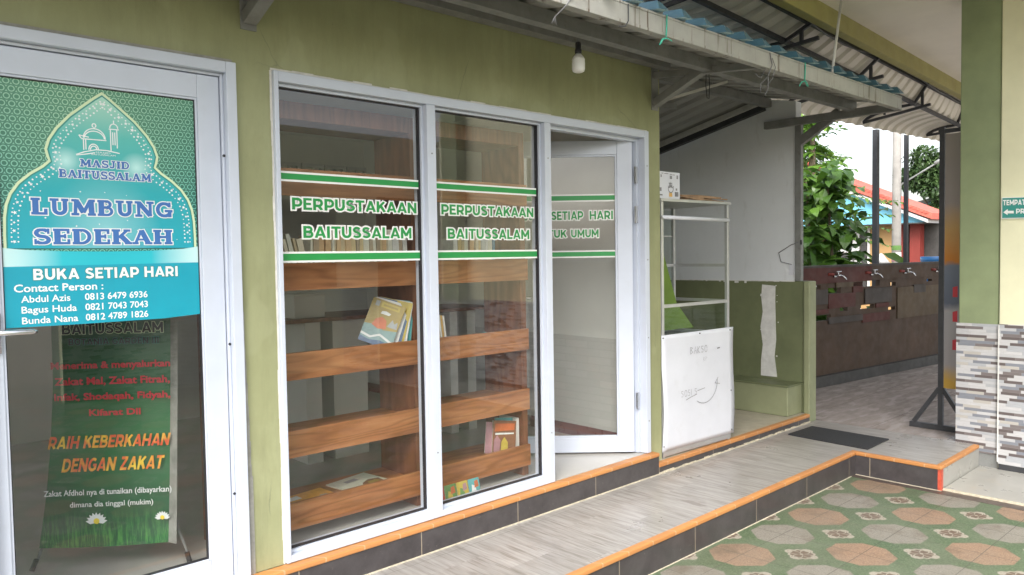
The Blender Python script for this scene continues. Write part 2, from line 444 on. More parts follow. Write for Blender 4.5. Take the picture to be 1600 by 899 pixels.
paint('wall_lime', (0.70, 0.69, 0.49), 0.65, 0.07, 3, world=True, bump=0.1)
paint('green_low_wall', (0.145, 0.165, 0.085), 0.55, 0.15, 4, world=True, bump=0.12, dirt=0.3, dirtc=(0.14, 0.15, 0.09))
paint('green_low_pale', (0.245, 0.265, 0.155), 0.6, 0.12, 4, world=True, bump=0.12)
paint('putty_white', (0.62, 0.62, 0.60), 0.8, 0.12, 16, bump=0.5, bscale=40, dirt=0.25, dirtc=(0.35, 0.36, 0.3))
paint('recess_floor_tile', (0.40, 0.365, 0.29), 0.4, 0.15, 6, world=True, dirt=0.3, dirtc=(0.22, 0.19, 0.14))
paint('board_white', (0.62, 0.64, 0.70), 0.42, 0.05, 3, dirt=0.16, dirtc=(0.40, 0.40, 0.40))
paint('ink_grey', (0.22, 0.22, 0.24), 0.7, 0.3, 30)
paint('mat_rubber', (0.022, 0.023, 0.026), 0.8, 0.25, 90, bump=0.8, bscale=300)
paint('tap_wall_brown', (0.060, 0.036, 0.021), 0.75, 0.2, 3, world=True)
paint('tap_wall_red', (0.072, 0.020, 0.015), 0.75, 0.25, 3, world=True)
paint('tap_wall_tan', (0.085, 0.060, 0.034), 0.75, 0.2, 3, world=True)
paint('tap_wall_grey', (0.055, 0.046, 0.040), 0.75, 0.2, 3, world=True)
paint('marble_step', (0.33, 0.325, 0.30), 0.3, 0.12, 3, world=True, dirt=0.35, dirtc=(0.42, 0.33, 0.2))
paint('dark_strip', (0.085, 0.065, 0.055), 0.4, 0.25, 10, world=True)
paint('earth', (0.26, 0.24, 0.20), 0.9, 0.2, 1.5, world=True)
paint('house_blue', (0.20, 0.56, 0.74), 0.7, 0.05, 2)
paint('house_tan', (0.42, 0.26, 0.11), 0.7, 0.06, 2)
paint('house_red', (0.20, 0.028, 0.02), 0.6, 0.12, 2)
paint('house_trim', (0.55, 0.55, 0.54), 0.7, 0.1, 3)
paint('roof_red', (0.52, 0.12, 0.085), 0.75, 0.22, 9, dirt=0.4, dirtc=(0.3, 0.1, 0.07))
paint('house_dark', (0.05, 0.048, 0.045), 0.7, 0.3, 4)
paint('concrete_pole', (0.28, 0.265, 0.245), 0.8, 0.2, 4)
paint('blue_plastic', (0.05, 0.22, 0.55), 0.35, 0.1, 4)
paint('bulb_white', (0.74, 0.75, 0.74), 0.3, 0.03, 5)
paint('black_plastic', (0.025, 0.025, 0.028), 0.4)
paint('green_cord', (0.06, 0.42, 0.31), 0.6)
paint('grey_wire', (0.15, 0.15, 0.16), 0.6)
paint('vinyl_green', (0.018, 0.27, 0.062), 0.45, 0.05, 9)
paint('vinyl_white', (0.80, 0.80, 0.79), 0.45, 0.03, 9)
paint('print_white', (0.78, 0.80, 0.80), 0.45, 0.02, 9)
paint('print_blue', (0.045, 0.15, 0.42), 0.45, 0.05, 9)
paint('print_black', (0.02, 0.022, 0.022), 0.5)
paint('print_red', (0.55, 0.04, 0.055), 0.5)
paint('print_yellow', (0.82, 0.62, 0.05), 0.5, 0.1, 20)
@mk('print_flame')
def _(t):
    x, y, z = t.xyz(t.coord('World'))
    c = t.ramp(t.step(t.noise(t.scaled(t.coord('World'), 12, 12, 8), 1.5, 2), 0.4, 0.62), [(0.0, (0.72, 0.11, 0.04)), (1.0, (0.84, 0.58, 0.05))])
    t.base(c); t.rough(0.5)
paint('print_teal', (0.006, 0.31, 0.42), 0.4, 0.03, 9)
paint('print_cream', (0.62, 0.74, 0.48), 0.45, 0.05, 9)
paint('print_dark_teal', (0.03, 0.25, 0.22), 0.45, 0.05, 9)
@mk('print_lattice')
def _(t):
    p = t.coord('World'); x, y, z = t.xyz(p)
    s = 0.030
    # hexagonal net: nearest distance to two interleaved rectangular lattices
    def ring(ox, oz):
        a = t.m_('SUBTRACT', t.m_('FRACT', t.m_('ADD', t.m_('DIVIDE', x, s), ox)), 0.5)
        b = t.m_('MULTIPLY', t.m_('SUBTRACT', t.m_('FRACT', t.m_('ADD', t.m_('DIVIDE', z, s * 1.732), oz)), 0.5), 1.732)
        return t.m_('SQRT', t.m_('ADD', t.m_('MULTIPLY', a, a), t.m_('MULTIPLY', b, b)))
    d = t.m_('MINIMUM', ring(0, 0), ring(0.5, 0.5))
    big = t.step(t.m_('ABSOLUTE', t.m_('SUBTRACT', d, 0.30)), 0.075, 0.04)
    rim = t.step(d, 0.49, 0.53)
    line = t.m_('MAXIMUM', big, rim)
    g = t.step(t.m_('ADD', t.m_('SUBTRACT', 2.0, z), t.m_('MULTIPLY', t.m_('ABSOLUTE', t.m_('SUBTRACT', x, 0.75)), 0.6)), 0.0, 0.75)
    bgc = t.mix(g, (0.085, 0.26, 0.15), (0.012, 0.115, 0.095))
    lc = t.mix(g, (0.36, 0.58, 0.40), (0.13, 0.46, 0.38))
    t.base(t.mix(line, bgc, lc)); t.rough(0.4)
@mk('print_arch')
def _(t):
    p = t.coord('World'); x, y, z = t.xyz(p)
    c = t.ramp(t.step(z, 1.38, 1.95), [(0.0, (0.012, 0.34, 0.44)), (0.4, (0.018, 0.36, 0.41)), (0.75, (0.09, 0.45, 0.41)), (1.0, (0.38, 0.66, 0.54))])
    # printed light bursts
    def burst(cx, cz, r):
        a = t.m_('SUBTRACT', x, cx); b = t.m_('SUBTRACT', z, cz)
        return t.step(t.m_('SQRT', t.m_('ADD', t.m_('MULTIPLY', a, a), t.m_('MULTIPLY', b, b))), r, 0.0)
    f = t.m_('MAXIMUM', burst(0.715, 1.71, 0.055), burst(0.955, 1.70, 0.06))
    f = t.m_('MAXIMUM', f, t.m_('MULTIPLY', burst(0.84, 1.47, 0.2), 0.45))
    t.base(t.mix(t.m_('MULTIPLY', f, 0.75), c, (0.62, 0.88, 0.85))); t.rough(0.4)
@mk('print_scroll')
def _(t):
    p = t.coord('World'); x, y, z = t.xyz(p)
    a = t.m_('ABSOLUTE', t.m_('SUBTRACT', x, 0.845))
    t.base(t.ramp(t.step(a, 0.0, 0.34), [(0.0, (0.015, 0.44, 0.53)), (0.45, (0.02, 0.46, 0.55)), (0.86, (0.45, 0.72, 0.74)), (1.0, (0.55, 0.78, 0.78))])); t.rough(0.4)
@mk('banner_print')
def _(t):
    p = t.coord('World'); x, y, z = t.xyz(p)
    n = t.noise(p, 3.5, 4)
    c = t.ramp(t.m_('ADD', t.m_('MULTIPLY', z, 0.75), t.m_('MULTIPLY', n, 0.35)), [(0.1, (0.035, 0.168, 0.059)), (0.32, (0.013, 0.081, 0.035)), (0.6, (0.025, 0.14, 0.049)), (0.95, (0.014, 0.084, 0.032))])
    gr = t.noise(t.scaled(p, 60, 60, 6), 1.5, 4, 0.7)
    lowg = t.m_('MULTIPLY', t.step(z, 0.27, 0.14), t.step(gr, 0.45, 0.65))
    c = t.mix(t.m_('MULTIPLY', lowg, 0.7), c, (0.12, 0.40, 0.08))
    t.base(c); t.rough(0.4)
@mk('stand_print')
def _(t):
    p = t.coord('World'); x, y, z = t.xyz(p)
    n = t.noise(p, 2.5, 4)
    c = t.ramp(t.step(t.m_('ADD', z, t.m_('MULTIPLY', n, 0.25)), 0.35, 2.4), [(0.0, (0.55, 0.33, 0.05)), (0.07, (0.34, 0.32, 0.33)), (0.30, (0.36, 0.35, 0.36)), (0.33, (0.10, 0.12, 0.17)), (0.48, (0.16, 0.19, 0.25)), (0.50, (0.55, 0.20, 0.02)), (0.62, (0.52, 0.32, 0.12)), (0.72, (0.33, 0.29, 0.28)), (1.0, (0.30, 0.27, 0.25))])
    t.base(c); t.rough(0.45)

def leafmat(name, dark, light, tr=0.25):
    t = NT(name)
    ri = t.node('ShaderNodeNewGeometry').outputs['Random Per Island']
    c = t.ramp(ri, [(0.0, dark), (0.6, tuple((a + b) / 2 for a, b in zip(dark, light))), (1.0, light)])
    t.base(c); t.rough(0.38)
    tl = t.node('ShaderNodeBsdfTranslucent'); t.l.new(c, tl.inputs[0])
    mx = t.node('ShaderNodeMixShader'); mx.inputs[0].default_value = tr
    t.l.new(t.b.outputs[0], mx.inputs[1]); t.l.new(tl.outputs[0], mx.inputs[2]); t.l.new(mx.outputs[0], t.out.inputs[0])
    MATS[name] = t.m
leafmat('leaf_broad', (0.028, 0.075, 0.012), (0.115, 0.23, 0.03), 0.3)
leafmat('leaf_bright', (0.07, 0.17, 0.02), (0.20, 0.34, 0.05), 0.35)
leafmat('leaf_far', (0.05, 0.10, 0.035), (0.13, 0.21, 0.075), 0.4)
paint('bark', (0.16, 0.12, 0.08), 0.9, 0.3, 12)

# ---------------------------------------------------------------- mesh builder
ORG = {}
class MB:
    def __init__(s): s.v = []; s.f = []; s.mi = []
    def add(s, vs, fs, mi=0):
        b = len(s.v); s.v += [tuple(v) for v in vs]
        s.f += [tuple(b + i for i in f) for f in fs]; s.mi += [mi] * len(fs)
        return s
    def box(s, x0, y0, z0, x1, y1, z1, mi=0):
        x0, x1 = sorted((x0, x1)); y0, y1 = sorted((y0, y1)); z0, z1 = sorted((z0, z1))
        vs = [(x, y, z) for x in (x0, x1) for y in (y0, y1) for z in (z0, z1)]
        return s.add(vs, [(0, 1, 3, 2), (4, 6, 7, 5), (0, 4, 5, 1), (2, 3, 7, 6), (0, 2, 6, 4), (1, 5, 7, 3)], mi)
    def beam(s, a, b, wd, ht, upv=(0, 0, 1), mi=0):
        a = Vector(a); b = Vector(b); d = (b - a).normalized()
        sd = d.cross(Vector(upv))
        if sd.length < 1e-4: sd = d.cross(Vector((1, 0, 0)))
        sd.normalize(); uu = sd.cross(d).normalized()
        vs = []
        for p in (a, b):
            for i, j in ((-1, -1), (1, -1), (1, 1), (-1, 1)):
                vs.append(p + sd * (i * wd / 2) + uu * (j * ht / 2))
        return s.add(vs, [(3, 2, 1, 0), (4, 5, 6, 7), (0, 1, 5, 4), (1, 2, 6, 5), (2, 3, 7, 6), (3, 0, 4, 7)], mi)
    def tube(s, pts, r, n=8, mi=0, caps=True):
        pts = [Vector(p) for p in pts]
        rs = r if isinstance(r, (list, tuple)) else [r] * len(pts)
        rings = []
        prev = None
        for i, p in enumerate(pts):
            d = (pts[min(i + 1, len(pts) - 1)] - pts[max(i - 1, 0)]).normalized()
            if prev is None:
                a = d.orthogonal().normalized()
            else:
                a = (prev - d * prev.dot(d)).normalized()
            prev = a; b = d.cross(a)
            rings.append([p + (a * math.cos(2 * math.pi * k / n) + b * math.sin(2 * math.pi * k / n)) * rs[i] for k in range(n)])
        vs = [v for rg in rings for v in rg]
        fs = []
        for i in range(len(pts) - 1):
            for k in range(n):
                fs.append((i * n + k, i * n + (k + 1) % n, (i + 1) * n + (k + 1) % n, (i + 1) * n + k))
        if caps:
            fs.append(tuple(range(n - 1, -1, -1))); fs.append(tuple((len(pts) - 1) * n + k for k in range(n)))
        return s.add(vs, fs, mi)
    def lathe(s, prof, c, n=20, mi=0):
        pts = [Vector((c[0], c[1], c[2] + z)) for r, z in prof]
        vs = []; fs = []
        for (r, z) in prof:
            for k in range(n):
                a = 2 * math.pi * k / n
                vs.append((c[0] + r * math.cos(a), c[1] + r * math.sin(a), c[2] + z))
        for i in range(len(prof) - 1):
            for k in range(n):
                fs.append((i * n + k, i * n + (k + 1) % n, (i + 1) * n + (k + 1) % n, (i + 1) * n + k))
        fs.append(tuple(range(n - 1, -1, -1))); fs.append(tuple((len(prof) - 1) * n + k for k in range(n)))
        return s.add(vs, fs, mi)
    def prism(s, poly, fn, d0, d1, mi=0):
        """poly: 2D points counter-clockwise, fn(u, v, depth) -> 3D"""
        n = len(poly)
        vs = [fn(u, v, d0) for u, v in poly] + [fn(u, v, d1) for u, v in poly]
        fs = [tuple(range(n)), tuple(range(2 * n - 1, n - 1, -1))]
        fs += [(i, i + n, (i + 1) % n + n, (i + 1) % n) for i in range(n)]
        return s.add(vs, fs, mi)
    def poly(s, pts, mi=0):
        return s.add(pts, [tuple(range(len(pts)))], mi)
    def holed(s, us, zs, holes, fn, d0, d1, mi=0):
        """slab in the u,z plane with rectangular holes; fn(u, z, depth)"""
        U = sorted(set([us[0], us[1]] + [h[0] for h in holes] + [h[2] for h in holes]))
        Z = sorted(set([zs[0], zs[1]] + [h[1] for h in holes] + [h[3] for h in holes]))
        U = [u for u in U if us[0] <= u <= us[1]]; Z = [z for z in Z if zs[0] <= z <= zs[1]]
        def solid(i, j):
            if i < 0 or j < 0 or i >= len(U) - 1 or j >= len(Z) - 1: return False
            cu = (U[i] + U[i + 1]) / 2; cz = (Z[j] + Z[j + 1]) / 2
            return not any(h[0] < cu < h[2] and h[1] < cz < h[3] for h in holes)
        for i in range(len(U) - 1):
            for j in range(len(Z) - 1):
                if not solid(i, j): continue
                a, b, c, d = U[i], U[i + 1], Z[j], Z[j + 1]
                s.add([fn(a, c, d0), fn(b, c, d0), fn(b, d, d0), fn(a, d, d0)], [(0, 1, 2, 3)], mi)
                s.add([fn(a, c, d1), fn(b, c, d1), fn(b, d, d1), fn(a, d, d1)], [(3, 2, 1, 0)], mi)
                for (di, dj, p, q) in ((-1, 0, (a, c), (a, d)), (1, 0, (b, d), (b, c)), (0, -1, (b, c), (a, c)), (0, 1, (a, d), (b, d))):
                    if not solid(i + di, j + dj):
                        s.add([fn(*p, d0), fn(*q, d0), fn(*q, d1), fn(*p, d1)], [(0, 1, 2, 3)], mi)
        return s
    def build(s, name, mats, parent=None, smooth=False, bevel=0.0, loc=None):
        me = bpy.data.meshes.new(name)
        org = Vector(ORG.get(parent.name, (0, 0, 0))) if parent else Vector(loc or (0, 0, 0))
        me.from_pydata([tuple(Vector(v) - org) for v in s.v], [], s.f)
        ms = mats if isinstance(mats, (list, tuple)) else [mats]
        for m in ms: me.materials.append(MATS[m])
        if len(ms) > 1:
            for p, i in zip(me.polygons, s.mi): p.material_index = i
        if smooth:
            for p in me.polygons: p.use_smooth = True
        me.update()
        o = bpy.data.objects.new(name, me)
        col.objects.link(o)
        if parent:
            o.parent = parent; ORG[o.name] = tuple(org)
        else:
            o.location = org; ORG[o.name] = tuple(org)
        if bevel:
            b = o.modifiers.new('bevel', 'BEVEL'); b.width = bevel; b.segments = 2; b.limit_method = 'ANGLE'; b.angle_limit = R(40)
        return o

def tag(o, label, cat, group=None, kind=None):
    if label: o['label'] = label
    if cat: o['category'] = cat
    if group: o['group'] = group
    if kind: o['kind'] = kind
    return o
def structure(o):
    o['kind'] = 'structure'
    return o
def thing(name, label, cat, loc=(0, 0, 0), group=None):
    o = bpy.data.objects.new(name, None)
    o.empty_display_size = 0.1
    col.objects.link(o)
    o.location = loc
    ORG[o.name] = tuple(loc)
    return tag(o, label, cat, group)

def planeY(y, flip=False):
    return lambda u, v, d=0.0: (u, y - d, v)           # d towards the viewer (-Y)
def planeV(a, b):
    """vertical plane through a,b (xy); u = metres along a->b, d = towards the side right of a->b"""
    a = Vector(a); t = (Vector(b) - a).normalized(); n = Vector((t.y, -t.x))
    return lambda u, v, d=0.0: (a.x + t.x * u + n.x * d, a.y + t.y * u + n.y * d, v)

# ---------------------------------------------------------------- lettering
def text_flat(s, bold=0.0, shear=0.0, spacing=1.0):
    cu = bpy.data.curves.new('t', 'FONT')
    cu.body = s; cu.size = 1.0; cu.offset = bold; cu.shear = shear; cu.space_character = spacing
    cu.resolution_u = 3
    ob = bpy.data.objects.new('t', cu)
    col.objects.link(ob)
    dg = bpy.context.evaluated_depsgraph_get()
    me = bpy.data.meshes.new_from_object(ob.evaluated_get(dg))
    vs = [tuple(v.co) for v in me.vertices]; fs = [tuple(p.vertices) for p in me.polygons]
    bpy.data.objects.remove(ob); bpy.data.curves.remove(cu); bpy.data.meshes.remove(me)
    return vs, fs
CAPH = None
def lettering(name, s, fn, u0, u1, z0, z1, mat, parent, bold=0.0, outline=None, om=None, d=0.0, shear=0.0, spacing=1.0, caps=True, tilt=0.0):
    """fit string s into u0..u1; z0 = baseline, z1 = top of capitals"""
    global CAPH
    if CAPH is None:
        CAPH = max(v[1] for v in text_flat('H')[0])
    ref = text_flat(s, 0.0, shear, spacing)[0]
    x0 = min(v[0] for v in ref); x1 = max(v[0] for v in ref)
    su = (u1 - u0) / (x1 - x0); sv = (z1 - z0) / CAPH
    outs = []
    def lay(b, dd, nm, mt, par):
        vs, fs = text_flat(s, b, shear, spacing)
        mb = MB()
        mb.add([fn(u0 + (v[0] - x0) * su, z0 + v[1] * sv + tilt * (v[0] - x0) * su, dd) for v in vs], fs)
        return mb.build(nm, mt, par)
    o = lay(bold, d + 0.0006, name, mat, parent)
    if outline:
        lay(bold + outline, d + 0.0002, name + '_outline', om or 'vinyl_white', parent)
    return o

# heavy slab-serif capitals drawn as strokes in a unit box (x advance, strokes)
def arc(cx, cy, rx, ry, a0, a1, n=10):
    return [(cx + rx * math.cos(R(a0 + (a1 - a0) * i / n)), cy + ry * math.sin(R(a0 + (a1 - a0) * i / n))) for i in range(n + 1)]
S, T_ = 0.28, 0.165
def srf(x, y, hw=0.21): return ([(x - hw, y), (x + hw, y)], T_)
SLAB = {
 'L': (0.80, [([(0.22, 0.07), (0.22, 0.93)], S), srf(0.22, .93), ([(0.02, 0.07), (0.74, 0.07)], T_), ([(0.68, 0.0), (0.68, 0.36)], T_)]),
 'U': (0.98, [([(0.24, 0.93), (0.24, 0.42)] + arc(0.49, 0.36, 0.25, 0.26, 180, 360)[1:] + [(0.74, 0.93)], 0.21), srf(0.24, .93), srf(0.74, .93, .17)]),
 'M': (1.22, [([(0.2, 0.07), (0.24, 0.93)], 0.17), ([(0.24, 0.98), (0.60, 0.18)], S), ([(0.60, 0.18), (0.95, 0.98)], 0.18), ([(0.97, 0.93), (1.0, 0.07)], S), srf(0.2, .07, .19), srf(1.0, .07, .2), srf(0.16, .93, .13), srf(1.04, .93, .13)]),
 'B': (0.88, [([(0.22, 0.07), (0.22, 0.93)], S), ([(0.03, 0.93), (0.46, 0.93)] + arc(0.46, 0.735, 0.21, 0.195, 90, -90) + [(0.3, 0.54)], 0.155), ([(0.3, 0.53), (0.50, 0.53)] + arc(0.50, 0.30, 0.24, 0.23, 90, -90) + [(0.03, 0.07)], 0.155)]),
 'N': (1.05, [([(0.2, 0.07), (0.2, 0.93)], 0.17), ([(0.2, 0.96), (0.82, 0.05)], S), ([(0.82, 0.05), (0.82, 0.93)], 0.17), srf(0.2, .07, .19), srf(0.14, .93, .14), srf(0.82, .93, .2)]),
 'G': (0.98, [(arc(0.50, 0.5, 0.36, 0.41, 35, 330, 18), 0.21), ([(0.80, 0.02), (0.80, 0.42)], 0.19), ([(0.52, 0.42), (0.96, 0.42)], T_), ([(0.80, 0.66), (0.80, 0.99)], 0.12)]),
 'S': (0.80, [(arc(0.39, 0.715, 0.25, 0.215, 25, 270, 12) + arc(0.39, 0.285, 0.28, 0.215, 90, -155, 12)[1:], 0.20), ([(0.66, 0.66), (0.66, 0.99)], 0.11), ([(0.10, 0.01), (0.10, 0.34)], 0.11)]),
 'E': (0.82, [([(0.22, 0.07), (0.22, 0.93)], S), ([(0.03, 0.93), (0.74, 0.93)], T_), ([(0.03, 0.07), (0.76, 0.07)], T_), ([(0.3, 0.52), (0.56, 0.52)], T_), ([(0.70, 0.99), (0.70, 0.68)], 0.13), ([(0.72, 0.01), (0.72, 0.33)], 0.13), ([(0.56, 0.38), (0.56, 0.66)], 0.10)]),
 'D': (0.96, [([(0.22, 0.07), (0.22, 0.93)], S), ([(0.03, 0.93), (0.42, 0.93)] + arc(0.42, 0.5, 0.39, 0.43, 90, -90, 14) + [(0.03, 0.07)], 0.18)]),
 'K': (0.98, [([(0.22, 0.07), (0.22, 0.93)], S), srf(0.22, .93), srf(0.22, .07), ([(0.34, 0.44), (0.76, 0.93)], 0.16), ([(0.46, 0.56), (0.82, 0.07)], S), srf(0.76, .93, .17), srf(0.82, .07, .18)]),
 'A': (1.0, [([(0.16, 0.07), (0.46, 0.95)], 0.15), ([(0.46, 0.98), (0.80, 0.07)], S), ([(0.26, 0.32), (0.70, 0.32)], 0.12), srf(0.15, .07, .16), srf(0.82, .07, .19)]),
 'H': (1.05, [([(0.24, 0.07), (0.24, 0.93)], S), ([(0.82, 0.07), (0.82, 0.93)], S), ([(0.3, 0.5), (0.75, 0.5)], T_), srf(0.24, .93), srf(0.24, .07), srf(0.82, .93), srf(0.82, .07)]),
 'J': (0.74, [([(0.48, 0.93), (0.48, 0.32)] + arc(0.28, 0.30, 0.20, 0.22, 0, -170, 8)[1:], 0.21), srf(0.48, .93)]),
 'I': (0.48, [([(0.24, 0.07), (0.24, 0.93)], S), srf(0.24, .93), srf(0.24, .07)]),
 'T': (0.90, [([(0.45, 0.07), (0.45, 0.93)], S), ([(0.05, 0.93), (0.85, 0.93)], T_), ([(0.09, 0.99), (0.09, 0.64)], 0.12), ([(0.81, 0.99), (0.81, 0.64)], 0.12), srf(0.45, .07)]),
}
def ribbon(pts, wd, ext):
    P = [Vector(p) for p in pts]
    if ext:
        P[0] = P[0] - (P[1] - P[0]).normalized() * ext
        P[-1] = P[-1] + (P[-1] - P[-2]).normalized() * ext
    L = []; Rr = []
    for i, p in enumerate(P):
        d = (P[min(i + 1, len(P) - 1)] - P[max(i - 1, 0)]).normalized()
        n = Vector((-d.y, d.x)); k = 1.0
        if 0 < i < len(P) - 1:
            d1 = (P[i] - P[i - 1]).normalized()
            k = 1.0 / max(0.5, abs(d1.dot(d)))
        L.append(p + n * wd / 2 * k); Rr.append(p - n * wd / 2 * k)
    return L, Rr
def slab_text(name, s, fn, u0, u1, z0, z1, mat, parent, outline=0.06, om='print_white', d=0.0, font=None, gap=0.04, shear=0.0, tilt=0.0):
    font = font or SLAB
    tot = sum(font[c][0] + gap for c in s if c != ' ') + 0.4 * s.count(' ') - gap
    su = (u1 - u0) / tot; sv = z1 - z0
    for lay, (nm, mt) in enumerate(((name + '_outline', om), (name, mat))):
        if lay == 0 and not outline: continue
        mb = MB(); x = 0.0; kk = 0
        for c in s:
            if c == ' ': x += 0.4; continue
            adv, st = font[c]
            for pts, wd in st:
                L, Rr = ribbon(pts, wd + (2 * outline if lay == 0 else 0), outline if lay == 0 else 0)
                kk += 1
                dd = d + (0.0003 if lay == 0 else 0.0012) + (kk % 12) * 0.00004
                lim = outline if lay == 0 else 0.0
                for q in L + Rr: q.y = min(1 + lim, max(-lim, q.y))
                for i in range(len(L) - 1):
                    mb.poly([fn(u0 + (x + q.x) * su + shear * q.y * sv, z0 + q.y * sv + tilt * (x + q.x) * su, dd) for q in (Rr[i], Rr[i + 1], L[i + 1], L[i])])
            x += adv + gap
        mb.build(nm, mt, parent)
def line_art(mb, strokes, fn, ox, oz, sc_, wd, d=0.0):
    for k, pts in enumerate(strokes):
        L, Rr = ribbon(pts, wd, 0)
        for i in range(len(L) - 1):
            mb.poly([fn(ox + q.x * sc_, oz + q.y * sc_, d + (k % 9) * 0.00005) for q in (Rr[i], Rr[i + 1], L[i + 1], L[i])])
B_ = 0.225
def vs_(x): return ([(x, 0), (x, 1)], B_)
SANS = {
 'P': (0.80, [vs_(.13), ([(.13, .89), (.45, .89)] + arc(.45, .62, .24, .27, 90, -90, 10) + [(.13, .35)], .21)]),
 'E': (0.70, [vs_(.13), ([(.13, .90), (.66, .90)], .20), ([(.13, .51), (.60, .51)], .19), ([(.13, .10), (.68, .10)], .20)]),
 'R': (0.84, [vs_(.13), ([(.13, .89), (.45, .89)] + arc(.45, .63, .24, .26, 90, -90, 10) + [(.13, .37)], .21), ([(.44, .38), (.69, 0.0)], .25)]),
 'U': (0.86, [([(.13, 1), (.13, .40)] + arc(.42, .40, .29, .295, 180, 360, 12)[1:] + [(.71, 1)], .22)]),
 'S': (0.76, [([(.62, .80)] + arc(.37, .715, .235, .185, 50, 270, 11) + arc(.37, .29, .27, .185, 90, -130, 11)[1:] + [(.09, .19)], .20)]),
 'T': (0.78, [([(.0, .90), (.76, .90)], .20), ([(.38, 0), (.38, .9)], B_)]),
 'A': (0.92, [([(.12, 0), (.46, 1.0)], .225), ([(.46, 1.0), (.80, 0)], .225), ([(.25, .27), (.68, .27)], .17)]),
 'K': (0.84, [vs_(.13), ([(.16, .36), (.68, .985)], .24), ([(.38, .58), (.72, .015)], .25)]),
 'N': (0.90, [vs_(.13), vs_(.74), ([(.13, .93), (.74, .07)], .24)]),
 'B': (0.82, [vs_(.13), ([(.13, .90), (.45, .90)] + arc(.45, .715, .19, .185, 90, -90, 8) + [(.13, .53)], .19), ([(.13, .51), (.48, .51)] + arc(.48, .305, .21, .205, 90, -90, 8) + [(.13, .10)], .20)]),
 'I': (0.33, [vs_(.14)]),
 'L': (0.66, [vs_(.13), ([(.13, .10), (.64, .10)], .20)]),
 'M': (1.06, [vs_(.13), vs_(.90), ([(.13, .93), (.515, .25)], .22), ([(.515, .25), (.90, .93)], .22)]),
 'H': (0.90, [vs_(.13), vs_(.74), ([(.13, .5), (.74, .5)], .20)]),
 'D': (0.88, [vs_(.13), ([(.13, .895), (.38, .895)] + arc(.38, .5, .36, .395, 90, -90, 12) + [(.13, .105)], .21)]),
 'G': (0.86, [(arc(.45, .5, .345, .40, 48, 330, 16), .21), ([(.72, .13), (.72, .50)], .20), ([(.48, .46), (.80, .46)], .18)]),
 'W': (1.25, [([(.08, 1), (.33, 0)], .21), ([(.33, 0), (.60, .95)], .21), ([(.60, .95), (.88, 0)], .21), ([(.88, 0), (1.13, 1)], .21)]),
 'Z': (0.76, [([(.05, .90), (.68, .90)], .20), ([(.60, .88), (.13, .12)], .22), ([(.05, .10), (.70, .10)], .20)]),
 'O': (0.92, [(arc(.46, .5, .35, .395, 0, 360, 22), .21)]),
}
def disc(cx, cz, r, n=12): return [(cx + r * math.cos(2 * math.pi * k / n), cz + r * math.sin(2 * math.pi * k / n)) for k in range(n)]
def star(cx, cz, r, rot=0.0):
    return [(cx + (r if k % 2 == 0 else r * 0.42) * math.sin(rot + math.pi * k / 5), cz + (r if k % 2 == 0 else r * 0.42) * math.cos(rot + math.pi * k / 5)) for k in range(9, -1, -1)]

# ================================================================ GROUND AND FLOORS
structure(MB().poly([(-900, -900, -0.36), (900, -900, -0.36), (900, 900, -0.36), (-900, 900, -0.36)]).build('ground', 'earth'))
structure(MB().box(-9, -9, -0.50, 5.56, -0.75, -0.315).build('yard_floor', 'yard_tile'))
mb = MB()
mb.box(5.56, -9, -0.5, 5.655, -0.75, -0.313, 0)
mb.box(5.655, -9, -0.5, 5.68, -1.33, -0.302, 1)
structure(mb.build('yard_border', ['dark_strip', 'cream_grout']))
structure(MB().box(5.68, -9, -0.5, 9.0, -1.332, -0.306).build('marble_floor', 'marble_step'))
mb = MB()   # raised walk with a landing at its far end
mb.box(-6, -0.742, -0.5, 6.47, -0.058, -0.1462, 0)
mb.box(5.642, -1.318, -0.5, 6.47, -0.742, -0.1462, 0)
structure(mb.build('walkway', 'walkway_planks'))
structure(MB().box(6.472, -1.16, -0.5, 16.0, 3.0, -0.152).box(6.775, -6, -0.5, 16.0, -1.16, -0.152).build('courtyard_floor', 'court_tile'))
mb = MB()
mb.box(-6, -0.757, -0.170, 5.627, -0.715, -0.1435, 0)
mb.box(5.627, -1.333, -0.170, 5.668, -0.715, -0.1435, 0)
mb.box(5.668, -1.333, -0.170, 6.46, -1.292, -0.1435, 0)
structure(mb.build('walkway_edging', 'orange_trim', bevel=0.006))
mb = MB()
mb.box(-6, -0.751, -0.5, 5.633, -0.742, -0.170, 0)
mb.box(5.633, -1.31, -0.5, 5.642, -0.751, -0.170, 0)
mb.box(5.632, -1.334, -0.5, 5.667, -1.31, -0.1705, 1)
mb.box(5.668, -1.326, -0.5, 6.47, -1.318, -0.170, 2)
mb.box(-6, -0.757, -0.5, 5.56, -0.751, -0.3125, 3)
mb.box(5.622, -1.334, -0.5, 5.633, -0.757, -0.3105, 3)
structure(mb.build('walkway_riser', ['black_riser', 'red_trim', 'marble_step', 'cream_grout']))

def bead(mb, x0, z0, x1, z1, y0, y1, wdt):
    mb.box(x0, y0, z0, x0 + wdt, y1, z1); mb.box(x1 - wdt, y0, z0, x1, y1, z1)
    mb.box(x0 + wdt, y0, z0, x1 - wdt, y1, z0 + wdt); mb.box(x0 + wdt, y0, z1 - wdt, x1 - wdt, y1, z1)
